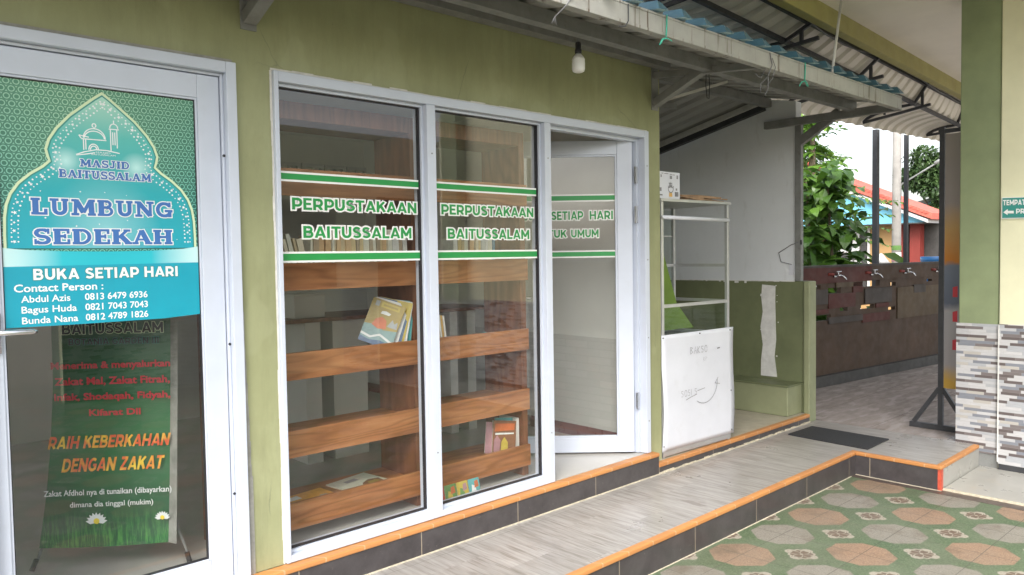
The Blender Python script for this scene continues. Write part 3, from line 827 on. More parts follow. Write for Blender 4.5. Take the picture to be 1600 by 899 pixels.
# ================================================================ LIBRARY BUILDING
lib = thing('library_building', 'olive green library building with a glazed white framed shop front', 'building', (2.8, 0, 0))
T = 0.13
WZ = 2.66
doorhole = (0.395, -0.10, 1.338, 2.152)
winhole = (1.5025, -0.10, 4.1325, 2.150)
wall = MB().holed((-4.5, 4.28), (-0.15, WZ), [doorhole, winhole], lambda u, z, d: (u, d, z), 0.0, T).build('wall', 'olive_plaster', lib)
mb = MB()   # ragged filler strip and sealant round the frames
mb.box(0.37, -0.004, 2.152, 1.33, 0.004, 2.166, 0)
paint('cement_grey', (0.30, 0.295, 0.27), 0.85, 0.25, 14)
mb.build('frame_filler', 'cement_grey', wall)
mb = MB()
mb.box(1.340, -0.005, -0.002, 1.366, 0.003, 0.42, 1)
for k in range(16):
    mb.box(1.340, -0.005 + .0004 * (k % 2), 0.42 + k * .05, 1.362 - k * .0011 + random.uniform(-.002, .002), 0.003, 0.47 + k * .05, 1)
mb.build('frame_filler', ['cement_grey', 'cement_grey'], wall)
mb = MB()
n = 26
for k in range(n):
    x0 = 1.497 + (4.138 - 1.497) * k / n; x1 = 1.497 + (4.138 - 1.497) * (k + 1) / n
    mb.box(x0, -0.004, 2.1502, x1, 0.002, 2.159 + random.uniform(-.004, .004), 0)
for k in range(20):
    z0 = 0.0 + 2.15 * k / 20; z1 = 2.15 * (k + 1) / 20
    mb.box(1.494 + random.uniform(-.002, .002), -0.003, z0, 1.5022, 0.002, z1, 0)
    mb.box(4.1328, -0.003, z0, 4.1405 + random.uniform(-.002, .003), 0.002, z1, 0)
mb.build('sealant_bead', 'sealant', wall)
mb = MB()   # room shell; unseen back and left openings added to let daylight in
mb.holed((-4.5, 4.28), (-0.15, WZ), [(-2.6, .9, .2, 2.0)], lambda u, z, d: (u, 3.5 + d, z), 0.0, .15)
mb.holed((T, 3.5), (-0.15, WZ), [(.6, .7, 3.1, 2.3)], lambda u, z, d: (-4.5 + d, u, z), 0.0, .15)
mb.box(4.15, T, 0.745, 4.2785, 3.5, WZ, 0)
mb.build('interior_wall', 'room_white', lib)
for bx0, bx1, bz0, bz1 in ((-2.6, .2, .9, 2.0),):  # unseen back window, added to brighten the room
    m2 = MB(); bead(m2, bx0 + .001, bz0 + .001, bx1 - .001, bz1 - .001, 3.54, 3.60, .05); f2 = m2.build('window', 'white_aluminium', lib)
    MB().box(bx0 + .05, 3.568, bz0 + .05, bx1 - .05, 3.573, bz1 - .05).build('pane', 'window_glass', f2)
MB().box(4.146, T, 0.085, 4.2785, 3.5, 0.745).build('wall_tile', 'dado_tile', lib)
mb = MB().box(4.138, T, 0.0, 4.2785, 3.5, 0.085)
mb.build('skirting', 'skirting_red', lib)
MB().box(-4.35, T, 2.50, 4.15, 3.5, 2.56).build('ceiling', 'room_white', lib)
MB().box(-4.5, T - 0.01, WZ, 4.28, 3.65, 2.78).build('roof_slab', 'house_trim', lib)  # unseen slab, put in to block light from above
MB().box(-4.35, 0.0, -0.15, 4.15, 3.5, -0.001).build('floor', 'room_tile', lib)
mb = MB()
mb.box(-4.5, -0.0595, -0.15, 4.165, 0.0, -0.025)
MB_pl = mb.build('plinth', 'black_riser', lib)
MB().box(-4.5, -0.066, -0.025, 4.168, -0.002, 0.0).build('plinth_edging', 'orange_trim', MB_pl, bevel=0.006)
MB().box(-4.5, -0.066, -0.15, 4.166, -0.0595, -0.1415).build('grout_line', 'cream_grout', MB_pl)
# grey weather strip on top of the door frame is part of the filler above

AL = 'white_aluminium'
# --- shop window with two fixed panes, frame shared with the door opening
mb = MB()
mb.box(1.503, -0.022, 0.003, 1.524, 0.085, 2.149)                 # left jamb
mb.box(4.087, -0.022, 0.003, 4.132, 0.085, 2.149)                 # right jamb
mb.box(1.524, -0.0215, 2.104, 4.087, 0.085, 2.1485)               # head
mb.box(2.309, -0.0225, 0.004, 2.364, 0.084, 2.104)                # mullions
mb.box(3.147, -0.0225, 0.004, 3.199, 0.084, 2.104)
mb.box(1.524, -0.0215, 0.0035, 2.309, 0.085, 0.034)               # sills
mb.box(2.364, -0.0215, 0.0035, 3.147, 0.085, 0.034)
win = mb.build('window', AL, lib, bevel=0.003)
mb = MB()
for x0, x1 in ((1.524, 2.309), (2.364, 3.147)):
    bead(mb, x0 + .0005, 0.0345, x1 - .0005, 2.1035, 0.008, 0.078, 0.014)
mb.box(4.062, 0.03, 0.004, 4.0868, 0.084, 2.1035)                 # door stop
mb.box(3.1995, 0.03, 2.082, 4.062, 0.084, 2.1035)
mb.build('glazing_bead', AL, win, bevel=0.002)
mb = MB()
for x0, x1 in ((1.5388, 2.2942), (2.3788, 3.1322)):
    bead(mb, x0, 0.0488, x1, 2.0892, 0.022, 0.046, 0.005)
mb.build('rubber_seal', 'seal_black', win)
for x0, x1 in ((1.542, 2.291), (2.382, 3.129)):
    MB().box(x0, 0.031, 0.052, x1, 0.036, 2.086).build('pane', 'window_glass', win)
GP = planeY(0.0308)
def stripe(fn, u0, u1, z0, z1, par, d=0.0):
    MB().poly([fn(u0, z0, d + .0002), fn(u1, z0, d + .0002), fn(u1, z1, d + .0002), fn(u0, z1, d + .0002)]).build('stripe_border', 'vinyl_white', par)
    MB().poly([fn(u0, z0 + .009, d + .0006), fn(u1, z0 + .009, d + .0006), fn(u1, z1 - .009, d + .0006), fn(u0, z1 - .009, d + .0006)]).build('stripe', 'vinyl_green', par)
for (a, b, t1, t2) in ((1.546, 2.288, (1.590, 2.281), (1.643, 2.245)), (2.387, 3.125, (2.423, 3.108), (2.464, 3.070))):
    stripe(GP, a, b, 1.683, 1.728, win); stripe(GP, a, b, 1.324, 1.373, win)
    slab_text('lettering', 'PERPUSTAKAAN', GP, t1[0] + .006, t1[1] - .006, 1.560, 1.613, 'vinyl_green', win, 0.13, 'vinyl_white', .0002, SANS, .05)
    slab_text('lettering', 'BAITUSSALAM', GP, t2[0] + .004, t2[1] - .004, 1.434, 1.488, 'vinyl_green', win, 0.13, 'vinyl_white', .0002, SANS, .05)

for x_, z_ in ((4.110, 0.22), (4.110, 0.78), (4.110, 1.30), (4.110, 1.92), (3.173, 0.30), (2.337, 0.34), (2.337, 1.86), (3.173, 1.90)):
    MB().tube([(x_, -.0215, z_), (x_, -.0238, z_)], 0.0042, 8).build('screw', 'grey_steel', win)
# --- open glazed door, swung into the room at 45 degrees
DA, DB = (4.036, 0.044), (3.31, 0.72)
DP0 = planeV(DB, DA)                                               # visible face is right of DB->DA
DLEN = (Vector(DA) - Vector(DB)).length
def DP(t, z, d=0.0): return DP0(DLEN - t, z, d)                    # t measured from the hinge
def dbox(mb, t0, t1, z0, z1, d0, d1, mi=0):
    vs = [DP(t, z, d) for t in (t0, t1) for d in (d0, d1) for z in (z0, z1)]
    mb.add(vs, [(0, 1, 3, 2), (4, 6, 7, 5), (0, 4, 5, 1), (2, 3, 7, 6), (0, 2, 6, 4), (1, 5, 7, 3)], mi)
W_ = 0.845
mb = MB()
dbox(mb, 0.0, 0.102, 0.012, 2.092, -0.040, 0.0)
dbox(mb, W_ - 0.102, W_, 0.012, 2.092, -0.040, 0.0)
dbox(mb, 0.102, W_ - 0.102, 1.998, 2.0915, -0.0395, -0.0005)
dbox(mb, 0.102, W_ - 0.102, 0.0125, 0.112, -0.0395, -0.0005)
odoor = mb.build('door', AL, lib, bevel=0.003)
odoor['label'] = 'open glazed door swung into the room'
mb = MB()
for (t0, t1, z0, z1) in ((0.1022, 0.114, 0.1125, 1.9975), (W_ - 0.114, W_ - 0.1022, 0.1125, 1.9975), (0.114, W_ - 0.114, 1.986, 1.9975), (0.114, W_ - 0.114, 0.1125, 0.124)):
    dbox(mb, t0, t1, z0, z1, -0.034, -0.006)
mb.build('glazing_bead', AL, odoor, bevel=0.0015)
mb = MB(); dbox(mb, 0.110, W_ - 0.110, 0.118, 1.992, -0.022, -0.017)
mb.build('pane', 'window_glass', odoor)
DG = lambda u, z, d=0.0: DP0(u, z, d - 0.0168)
for z0, z1 in ((1.692, 1.741), (1.320, 1.368)):
    stripe(DG, DLEN - (W_ - 0.116), DLEN - 0.115, z0, z1, odoor)
for s_, ta, tb, z0, z1 in (('SETIAP', 0.538, 0.325, 1.573, 1.630), ('HARI', 0.283, 0.124, 1.573, 1.630), ('BUKA', 0.725, 0.583, 1.573, 1.630), ('UNTUK', 0.655, 0.435, 1.455, 1.508), ('UMUM', 0.408, 0.222, 1.455, 1.508)):
    slab_text('lettering', s_, DG, DLEN - ta, DLEN - tb, z0, z1, 'vinyl_green', odoor, 0.12, 'vinyl_white', .0002, SANS, .05)
for z in (0.36, 1.60, 1.86):
    MB().box(4.040, 0.018, z - .055, 4.061, 0.030, z + .055).build('hinge', 'chrome', odoor)
mb = MB(); dbox(mb, W_ - 0.085, W_ - 0.025, 0.98, 1.12, 0.0, 0.008)
a = DP(W_ - 0.055, 1.06, 0.008); b = DP(W_ - 0.055, 1.06, 0.045); c = DP(W_ - 0.17, 1.06, 0.045)
mb.tube([a, b, c], 0.009, 8)
mb.build('handle', 'chrome', odoor)

# --- closed glazed door on the left
mb = MB()
mb.box(0.396, -0.026, 0.003, 0.440, 0.085, 2.151)
mb.box(1.294, -0.026, 0.003, 1.337, 0.085, 2.151)
mb.box(0.440, -0.0255, 2.106, 1.294, 0.085, 2.1505)
mb.box(1.282, 0.006, 0.003, 1.2937, 0.084, 2.1055)
mb.box(0.4402, 0.006, 2.094, 1.282, 0.084, 2.1055)
dfr = mb.build('door_frame', AL, lib, bevel=0.003)
for z in (1.77, 0.99, 0.36):
    MB().tube([(1.288, 0.004, z), (1.288, 0.007, z)], 0.006, 10).build('screw', 'black_plastic', dfr)
mb = MB()
mb.box(0.444, 0.016, 0.010, 0.497, 0.056, 2.091)
mb.box(1.190, 0.016, 0.010, 1.279, 0.056, 2.091)
mb.box(0.497, 0.0165, 1.996, 1.190, 0.0555, 2.0905)
mb.box(0.497, 0.0165, 0.0105, 1.190, 0.0555, 0.098)
cdoor = mb.build('door', AL, lib, bevel=0.003)
cdoor['label'] = 'closed glazed door with a teal poster'
mb = MB(); bead(mb, 0.4972, 0.0985, 1.1897, 1.9955, 0.021, 0.050, 0.008); mb.build('glazing_bead', AL, cdoor, bevel=0.0015)
mb = MB(); bead(mb, 0.5055, 0.1068, 1.1813, 1.987, 0.026, 0.045, 0.003); mb.build('rubber_seal', 'seal_black', cdoor)
MB().box(0.508, 0.033, 0.109, 1.179, 0.038, 1.985).build('pane', 'window_glass', cdoor)
mb = MB()
mb.box(0.452, 0.004, 1.03, 0.490, 0.016, 1.17)
mb.tube([(0.470, 0.006, 1.104), (0.470, -0.040, 1.104), (0.485, -0.046, 1.104), (0.575, -0.046, 1.102), (0.588, -0.040, 1.101)], [0.011, 0.011, 0.011, 0.010, 0.006], 10)
mb.build('handle', 'chrome', cdoor, smooth=True)

# ================================================================ POSTER ON THE LEFT DOOR
pos = thing('poster', 'teal mosque charity poster taped on the glass of the left door', 'poster', (0.84, 0.0322, 1.115))
PP = planeY(0.0322)
mb = MB().prism([(0.5085, 1.36), (1.1785, 1.36), (1.1785, 1.9845), (0.5085, 1.9845)], PP, 0.0, 0.0004)
mb.build('lattice_panel', 'print_lattice', pos)
half = [(0, 1.975), (.03, 1.952), (.065, 1.922), (.115, 1.878), (.158, 1.828), (.184, 1.785), (.195, 1.748), (.190, 1.722), (.184, 1.708), (.205, 1.688), (.245, 1.660), (.282, 1.625), (.308, 1.585), (.322, 1.545), (.3285, 1.50), (.3305, 1.44), (.3305, 1.392)]
CX = 0.843
def shape(off):
    out = []
    cz = 1.62
    h = []
    for i, (dx, z) in enumerate(half):
        a = Vector(half[max(0, i - 1)]); b = Vector(half[min(len(half) - 1, i + 1)])
        t = (b - a).normalized(); nn = Vector((t.y, -t.x))
        if i == 0: nn = Vector((0, -1)) * 1.3
        else:
            nn = -nn if nn.x > 0 else nn
        p = Vector((dx, z)) + nn * off
        h.append((max(0, p.x), p.y))
    right = [(CX + x, z) for x, z in h]; left = [(CX - x, z) for x, z in h[1:]]
    return left[::-1] + right if False else (right[::-1] + left)
def arch(name, off, d, mat):
    mb = MB(); pts = shape(off)
    h = len(pts) // 2
    rr = pts[:h + 1][::-1]; ll = [pts[h]] + pts[h + 1:]
    for i in range(len(rr) - 1):
        q = [ll[i], ll[i + 1], rr[i + 1], rr[i]] if i else [ll[0], ll[1], rr[1]]
        mb.poly([PP(u, v, d) for u, v in q])
    return mb.build(name, mat, pos)
arch('arch_border', 0.0, 0.0008, 'print_cream')
arch('arch_shadow', 0.009, 0.0011, 'print_dark_teal')
arch('arch_field', 0.014, 0.0014, 'print_arch')
mb = MB(); kk = 0
pth = shape(0.033); pth2 = shape(0.045); pth3 = shape(0.025)
for P_, rr_, stp in ((pth, 0.0075, 1), (pth2, 0.003, 1), (pth3, 0.003, 1)):
    for i in range(0, len(P_) - 1, stp):
        a = Vector(P_[i]); b = Vector(P_[i + 1]); L_ = (b - a).length
        m_ = max(1, int(L_ / (0.026 if rr_ > .005 else 0.013)))
        for k in range(m_):
            q = a.lerp(b, (k + 0.5) / m_); kk += 1
            if q.y < 1.41: continue
            f = random.uniform(0.7, 1.15)
            pts = star(q.x, q.y, rr_ * f, random.uniform(-.4, .4)) if rr_ > .005 else disc(q.x, q.y, rr_ * f, 8)
            mb.poly([PP(u, v, 0.0017 + (kk % 7) * .00003) for u, v in pts])
for k in range(26):
    x_ = CX + random.uniform(-.27, .27); z_ = random.uniform(1.40, 1.64)
    mb.poly([PP(u, v, 0.0017) for u, v in star(x_, z_, random.uniform(.002, .0045))])
mb.build('star_print', 'print_white', pos)
mb = MB()   # mosque emblem: dome, crescent, minaret, porch
DM = arc(0.40, 0.50, 0.20, 0.20, 0, 180, 14)
em = [DM, arc(0.40, 0.49, 0.185, 0.16, 5, 175, 12), [(0.16, 0.48), (0.62, 0.48)], [(0.12, 0.55), (0.30, 0.52)], [(0.12, 0.55), (0.16, 0.49)],
      [(0.2, 0.48), (0.2, 0.26)], [(0.24, 0.48), (0.24, 0.27)], arc(0.38, 0.27, 0.09, 0.12, 0, 180, 8), arc(0.38, 0.27, 0.06, 0.08, 0, 180, 8),
      [(0.70, 0.28), (0.70, 0.72)], [(0.82, 0.34), (0.82, 0.72)], [(0.67, 0.72), (0.86, 0.72)], arc(0.765, 0.74, 0.075, 0.09, 0, 180, 8), [(0.765, 0.83), (0.765, 0.90)],
      [(0.74, 0.66), (0.74, 0.40)], [(0.78, 0.66), (0.78, 0.40)], arc(0.40, 0.76, 0.035, 0.04, -60, 240, 8), [(0.40, 0.70), (0.40, 0.73)],
      [(0.06, 0.16), (0.2, 0.22), (0.42, 0.28), (0.62, 0.28), (0.86, 0.24)], [(0.06, 0.15), (0.24, 0.18), (0.40, 0.22)]]
line_art(mb, em, PP, 0.738, 1.706, 0.185, 0.020, 0.0018)
mb.build('mosque_emblem', 'print_white', pos)
lettering('lettering', 'MASJID', PP, 0.815, 0.865, 1.7455, 1.7515, 'print_white', pos, d=0.0018)
lettering('lettering', 'BAITUSSALAM', PP, 0.800, 0.882, 1.7375, 1.7435, 'print_white', pos, d=0.0018)
slab_text('lettering', 'MASJID', PP, 0.760, 0.930, 1.692, 1.720, 'print_blue', pos, 0.075, d=0.002)
slab_text('lettering', 'BAITUSSALAM', PP, 0.690, 1.008, 1.649, 1.679, 'print_blue', pos, 0.075, d=0.002)
slab_text('lettering', 'LUMBUNG', PP, 0.598, 1.085, 1.512, 1.572, 'print_blue', pos, 0.06, d=0.002)
slab_text('lettering', 'SEDEKAH', PP, 0.602, 1.081, 1.406, 1.463, 'print_blue', pos, 0.06, d=0.002)
mb = MB()
sc_pts = [(0.5085, 1.326), (1.1785, 1.331), (1.1785, 1.397), (1.12, 1.388), (1.0, 1.381), (0.843, 1.379), (0.69, 1.381), (0.57, 1.387), (0.5085, 1.394)]
mb.prism(sc_pts, PP, 0.0, 0.0022)
mb.build('scroll_band', 'print_scroll', pos)
card = MB().prism([(0.5055, 1.3275), (0.503, 1.1135), (0.72, 1.112), (1.04, 1.1135), (1.1800, 1.1225), (1.1795, 1.3325)][::-1], PP, 0.0023, 0.0032).build('contact_card', 'print_teal', pos)
dz = 0.0034
slab_text('lettering', 'BUKA SETIAP HARI', PP, 0.597, 1.098, 1.279, 1.319, 'print_white', pos, 0.05, 'print_dark_teal', dz, SANS, .08)
lettering('lettering', 'Contact Person :', PP, 0.538, 0.822, 1.238, 1.264, 'print_white', pos, bold=0.018, d=dz)
for nm, ph, z, x1 in (('Abdul Azis', '0813 6479 6936', 1.2005, 0.711), ('Bagus Huda', '0821 7043 7043', 1.1625, 0.731), ('Bunda Nana', '0812 4789 1826', 1.1245, 0.734)):
    lettering('lettering', nm, PP, 0.558, x1, z, z + 0.0235, 'print_white', pos, bold=0.012, d=dz)
    lettering('lettering', ph, PP, 0.760, 0.978, z, z + 0.0235, 'print_white', pos, bold=0.016, d=dz)

# ================================================================ X-BANNER BEHIND THE LEFT DOOR
ban = thing('standing_banner', 'green zakat banner on a folding stand inside the left door', 'banner', (0.94, 0.52, 0))
BN = planeV((.677, .713), (1.201, .314))
mb = MB()
rows = [(0.12, 0.660, 1.78), (0.122, 0.658, 1.4), (0.120, 0.654, 1.06), (0.118, 0.646, 0.82), (0.098, 0.636, 0.55), (0.072, 0.628, 0.33), (0.034, 0.618, 0.100)]
cols_n = 14
grid = []
for (l, r_, z) in rows:
    grid.append([BN(l + (r_ - l) * k / cols_n, z, 0.02 * math.sin(math.pi * k / cols_n) + (0.03 if k == cols_n else 0.0)) for k in range(cols_n + 1)])
for i in range(len(rows) - 1):
    for k in range(cols_n):
        mb.poly([grid[i + 1][k], grid[i + 1][k + 1], grid[i][k + 1], grid[i][k]], 1 if k == cols_n - 1 else 0)
bp = mb.build('print_panel', ['banner_print', 'cement_grey'], ban)
bp.modifiers.new('solid', 'SOLIDIFY').thickness = 0.0012
BL = lambda u, z, d=0.0: BN(u, z, d + 0.026)
slab_text('lettering', 'BAITUSSALAM', BL, 0.175, 0.595, 1.032, 1.078, 'print_black', ban, 0.05, 'print_cream', font=SANS)
slab_text('lettering', 'BOTANIA GARDEN III', BL, 0.200, 0.575, 0.985, 1.013, 'print_black', ban, 0.04, 'print_dark_teal', font=SANS)
for s_, a, b, z0, z1 in (('Menerima & menyalurkan', .125, .615, .884, .912), ('Zakat Mal, Zakat Fitrah,', .14, .612, .814, .844), ('Infak, Shodaqah, Fidyah,', .135, .612, .748, .776), ('Kifarat Dll', .275, .485, .678, .704)):
    lettering('lettering', s_, BL, a, b, z0, z1, 'print_red', ban, bold=0.03)
slab_text('lettering', 'RAIH KEBERKAHAN', BL, .098, .600, .538, .592, 'print_flame', ban, 0, font=SANS, shear=.22, d=.001)
slab_text('lettering', 'DENGAN ZAKAT', BL, .150, .570, .436, .495, 'print_flame', ban, 0, font=SANS, shear=.22, d=.001)
lettering('lettering', 'Zakat Afdhol nya di tunaikan (dibayarkan)', BL, .075, .604, .333, .357, 'print_white', ban, bold=0.012)
lettering('lettering', 'dimana dia tinggal (mukim)', BL, .18, .525, .281, .303, 'print_white', ban, bold=0.012)
for cx_, cz_, r_ in ((.287, .228, .046), (.562, .228, .034)):
    mb = MB()
    for k in range(9):
        a = math.pi * (k + .5) / 9
        d_ = Vector((math.cos(a), math.sin(a))); n_ = Vector((-d_.y, d_.x))
        c_ = Vector((cx_, cz_ - r_ * .4))
        mb.poly([BL(*q, 0.0005 + k * .00004) for q in (c_, c_ + d_ * r_ * .55 + n_ * r_ * .22, c_ + d_ * r_, c_ + d_ * r_ * .55 - n_ * r_ * .22)])
    mb.build('flower_print', 'print_white', ban)
    MB().poly([BL(u, v, .001) for u, v in disc(cx_, cz_ - r_ * .25, r_ * .28)]).build('flower_print', 'print_yellow', ban)
for pts in ([BN(0.0, 0.004, -.02), BN(.045, .11, -.012), BN(.34, .9, -.09), BN(.66, 1.76, -.02)], [BN(.662, 0.004, -.02), BN(.628, .11, -.012), BN(.34, .9, -.1), BN(.12, 1.76, -.02)]):
    MB().tube(pts, 0.006, 8).build('stand_pole', 'grey_steel', ban)
for u in (0.0, .662):
    MB().tube([BN(u, 0.004, 0.0), BN(u + (.02 if u == 0 else -.01), .05, 0.0)], 0.011, 8).build('rubber_foot', 'black_plastic', ban)

# ================================================================ BOOKCASES
SH = [0.062, 0.404, 0.770, 1.192, 1.636]              # underside of each lip board
def bookcase(name, label, x0, x1, ty):
    b = thing(name, label, 'bookcase', ((x0 + x1) / 2, 0.38, 0), 'teak bookcases behind the window')
    y0, y1 = 0.215, 0.555
    for xa, xb in ((x0, x0 + 0.045), (x1 - 0.045, x1)):
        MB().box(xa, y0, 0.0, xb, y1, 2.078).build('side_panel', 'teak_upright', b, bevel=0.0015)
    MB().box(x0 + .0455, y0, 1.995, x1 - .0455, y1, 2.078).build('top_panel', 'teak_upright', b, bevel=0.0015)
    for z in SH:
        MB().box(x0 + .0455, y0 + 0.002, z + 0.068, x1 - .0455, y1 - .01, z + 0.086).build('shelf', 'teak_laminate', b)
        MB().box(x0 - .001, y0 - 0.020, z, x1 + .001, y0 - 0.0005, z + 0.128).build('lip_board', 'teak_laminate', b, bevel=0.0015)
    return b
bookcase('bookcase', 'left teak bookcase, wider one with leaning magazines', 1.36, 2.415, 0)
bookcase('bookcase', 'right teak bookcase, narrower one next to the open door', 2.440, 3.208, 0)

# books: every one its own thing
BK = [(0.66, 0.60, 0.46), (0.55, 0.46, 0.30), (0.70, 0.66, 0.56), (0.42, 0.34, 0.24), (0.62, 0.50, 0.28), (0.72, 0.70, 0.64), (0.30, 0.22, 0.17), (0.50, 0.52, 0.50), (0.60, 0.42, 0.24), (0.16, 0.30, 0.42)]
for i, c in enumerate(BK): paint('book_cover_%d' % i, tuple(min(0.8, x * 1.2) for x in c), 0.55, 0.15, 20)
paint('paper', (0.68, 0.65, 0.56), 0.8, 0.08, 60)
def book(x, y, z, th, dp, ht, ci, lean=0.0, label='', group=None, rotz=0.0):
    """upright book, spine to the street"""
    b = thing('book', label, 'book', (x, y, z), group)
    cm = ci if isinstance(ci, str) else 'book_cover_%d' % ci
    mb = MB(); c = .0018
    mb.box(0, 0, 0, th, c, ht); mb.box(0, c, 0, c, dp, ht); mb.box(th - c, c, 0, th, dp, ht)
    o = mb.build('cover', cm, None); o.parent = b
    o = MB().box(c, c, .003, th - c, dp - .004, ht - .003).build('pages', 'paper', None); o.parent = b
    b.rotation_euler = (0, lean, rotz)
    return b
x = 1.56
for k in range(32):
    th = random.choice((.012, .016, .02, .024, .03)); ht = random.uniform(.185, .235)
    lean = R(-16 + k * 0.4) if k < 9 else R(random.uniform(-3, 2))
    ci = random.choice((0, 1, 2, 2, 4, 5, 0, 3, 8))
    book(x, 0.221 + random.uniform(0, .015), 1.2785, th, .15, ht - .028, ci, lean, 'cream and brown spined book in the packed row behind the left pane lettering', 'books on the left upper shelf')
    x += th / math.cos(lean) + (.007 if k < 9 else .0025)
x = 2.66
for k, (th, ci) in enumerate(((.03, 5), (.022, 4), (.018, 1), (.026, 2), (.014, 6), (.03, 8), (.02, 0), (.016, 4), (.03, 7), (.018, 5), (.03, 2), (.014, 9))):
    book(x, 0.221 + random.uniform(0, .012), 1.2785, th, .15, random.uniform(.15, .195), ci, R(random.uniform(-2, 2)), 'thin upright book in the short row behind the right pane lettering', 'books on the right upper shelf')
    x += th + .0035
for c_, nm in (((0.55, 0.10, 0.08), 'red'), ((0.72, 0.70, 0.66), 'wht'), ((0.60, 0.36, 0.10), 'ora')): paint('spine_' + nm, c_, 0.5)
x = 2.497
for k, cm in enumerate(('spine_wht', 'spine_red', 'spine_wht', 'book_cover_7', 'spine_ora', 'spine_wht', 'spine_ora', 'spine_wht')):
    book(x, 0.232, 0.8565, .012, .15, .172 - k * .002, cm, R(-7), 'slim white and orange spined booklet leaning on the third shelf of the right bookcase', 'slim booklets on the right middle shelf')
    x += .0145

def flat_mag(name, label, cat, loc, wd, ht, th, cover, rot, art=None, group=None):
    loc = (loc[0], loc[1], loc[2] + wd * max(0.0, math.sin(rot[1])))
    """magazine: local x width, z height, cover faces -y"""
    b = thing(name, label, cat, loc, group)
    o = MB().box(0, 0.0008, 0, wd, th - .0008, ht).build('pages', 'paper', None); o.parent = b
    mb = MB().box(0, 0, 0, wd, 0.0008, ht).box(0, th - .0008, 0, wd, th, ht)
    o = mb.build('cover', cover, None); o.parent = b
    fn = lambda u, v, d=0.0: (u, -0.0002 - d, v)
    for i, (nm, pts, mt) in enumerate(art or []):
        o = MB().poly([fn(u * wd, v * ht, 0.0003 + i * .0002) for u, v in pts]).build(nm, mt, None); o.parent = b
    b.rotation_euler = rot
    return b
for nm, c in (('mag_ochre', (0.33, 0.235, 0.045)), ('mag_sea', (0.20, 0.31, 0.30)), ('mag_navy', (0.06, 0.11, 0.20)), ('mag_orange', (0.52, 0.13, 0.04)), ('mag_white', (0.70, 0.70, 0.68)), ('mag_yellow', (0.50, 0.38, 0.06)), ('mag_grey', (0.32, 0.33, 0.33)), ('mag_teal', (0.10, 0.36, 0.36)), ('mag_booklet', (0.72, 0.34, 0.05)), ('mag_cream', (0.66, 0.67, 0.54)), ('mag_pink', (0.38, 0.20, 0.22)), ('mag_green', (0.13, 0.26, 0.07)), ('mag_brown', (0.22, 0.10, 0.05)), ('mag_red', (0.58, 0.10, 0.05))):
    paint(nm, c, 0.35, 0.12, 25)
sea = [('sea_print', [(0, 0), (1, 0), (1, .42), (.6, .36), (.3, .44), (0, .40)], 'mag_sea'), ('wave_print', [(.0, .16), (.3, .12), (.55, .22), (1, .10), (1, .15), (.55, .27), (.3, .17), (0, .21)], 'mag_white'),
       ('sea_print', [(0, 0), (1, 0), (1, .09), (.6, .13), (.3, .08), (0, .12)], 'mag_navy'), ('boat_print', [(.22, .42), (.42, .36), (.66, .40), (.60, .58), (.44, .64), (.28, .56)], 'mag_orange'),
       ('rock_print', [(.66, .46), (.96, .46), (.92, .62), (.84, .56), (.76, .64)], 'mag_grey'), ('cloud_print', [(.36, .70), (.62, .70), (.66, .75), (.5, .78), (.38, .76)], 'mag_white'),
       ('title_print', [(.30, .84), (.86, .84), (.86, .96), (.30, .96)], 'mag_yellow'), ('title_print', [(.36, .88), (.80, .88), (.80, .92), (.36, .92)], 'mag_ochre'), ('seal_print', [(.12, .84), (.24, .84), (.24, .96), (.12, .96)], 'mag_grey')]
flat_mag('magazine', 'ochre magazine with an orange boat on its cover, front of the leaning stack', 'magazine', (2.100, 0.335, 0.8565), .180, .240, .008, 'mag_ochre', (R(-16), R(20), R(-42)), sea, 'leaning magazines')
for k, (cv, dx, rl, lab) in enumerate((('mag_white', .030, 17, 'white edged magazine right behind the ochre one'), ('mag_navy', .055, 15, 'navy blue magazine in the middle of the leaning stack'), ('mag_yellow', .075, 13, 'yellow edged magazine in the leaning stack'), ('mag_white', .100, 9, 'white magazine with a green back in the leaning stack'), ('mag_teal', .135, 5, 'teal magazine, last and most upright of the leaning stack'))):
    flat_mag('magazine', lab, 'magazine', (2.110 + dx, 0.345 + dx * .16, 0.8565), .180, .243 + .002 * k, .006, cv, (R(-14 + k * 2), R(rl), R(-42 - k * 3)), None, 'leaning magazines')
com = [('title_print', [(.08, .66), (.92, .72), (.94, .92), (.10, .90)], 'mag_orange'), ('figure_print', [(.05, .05), (.3, .05), (.34, .40), (.18, .56), (.06, .40)], 'mag_pink'), ('figure_print', [(.36, .04), (.66, .04), (.66, .34), (.5, .50), (.38, .36)], 'mag_yellow'),
       ('figure_print', [(.70, .08), (.96, .10), (.94, .44), (.80, .58), (.70, .40)], 'mag_brown'), ('figure_print', [(.10, .56), (.9, .6), (.9, .64), (.10, .62)], 'mag_white')]
flat_mag('comic', 'colourful comic with orange title standing on the low shelf beside the door', 'comic', (2.955, 0.262, 0.1485), .150, .195, .012, 'mag_brown', (R(-9), R(7), R(-20)), com)
flat_mag('comic', 'pink comic peeking out left of the orange titled comic', 'comic', (2.915, 0.285, 0.1485), .150, .185, .010, 'mag_pink', (R(-12), R(9), R(-22)))
flat_mag('comic', 'teal backed comic behind the orange titled comic', 'comic', (3.005, 0.30, 0.1485), .145, .205, .010, 'mag_teal', (R(-6), R(4), R(-25)))
book(3.128, .236, .1485, .012, .15, .205, 'spine_wht', 0, 'white thin book standing against the right side panel', 'white books at the right end of the low shelf')
book(3.1415, .236, .1485, .012, .15, .205, 'spine_wht', 0, 'white thin book standing against the right side panel', 'white books at the right end of the low shelf')
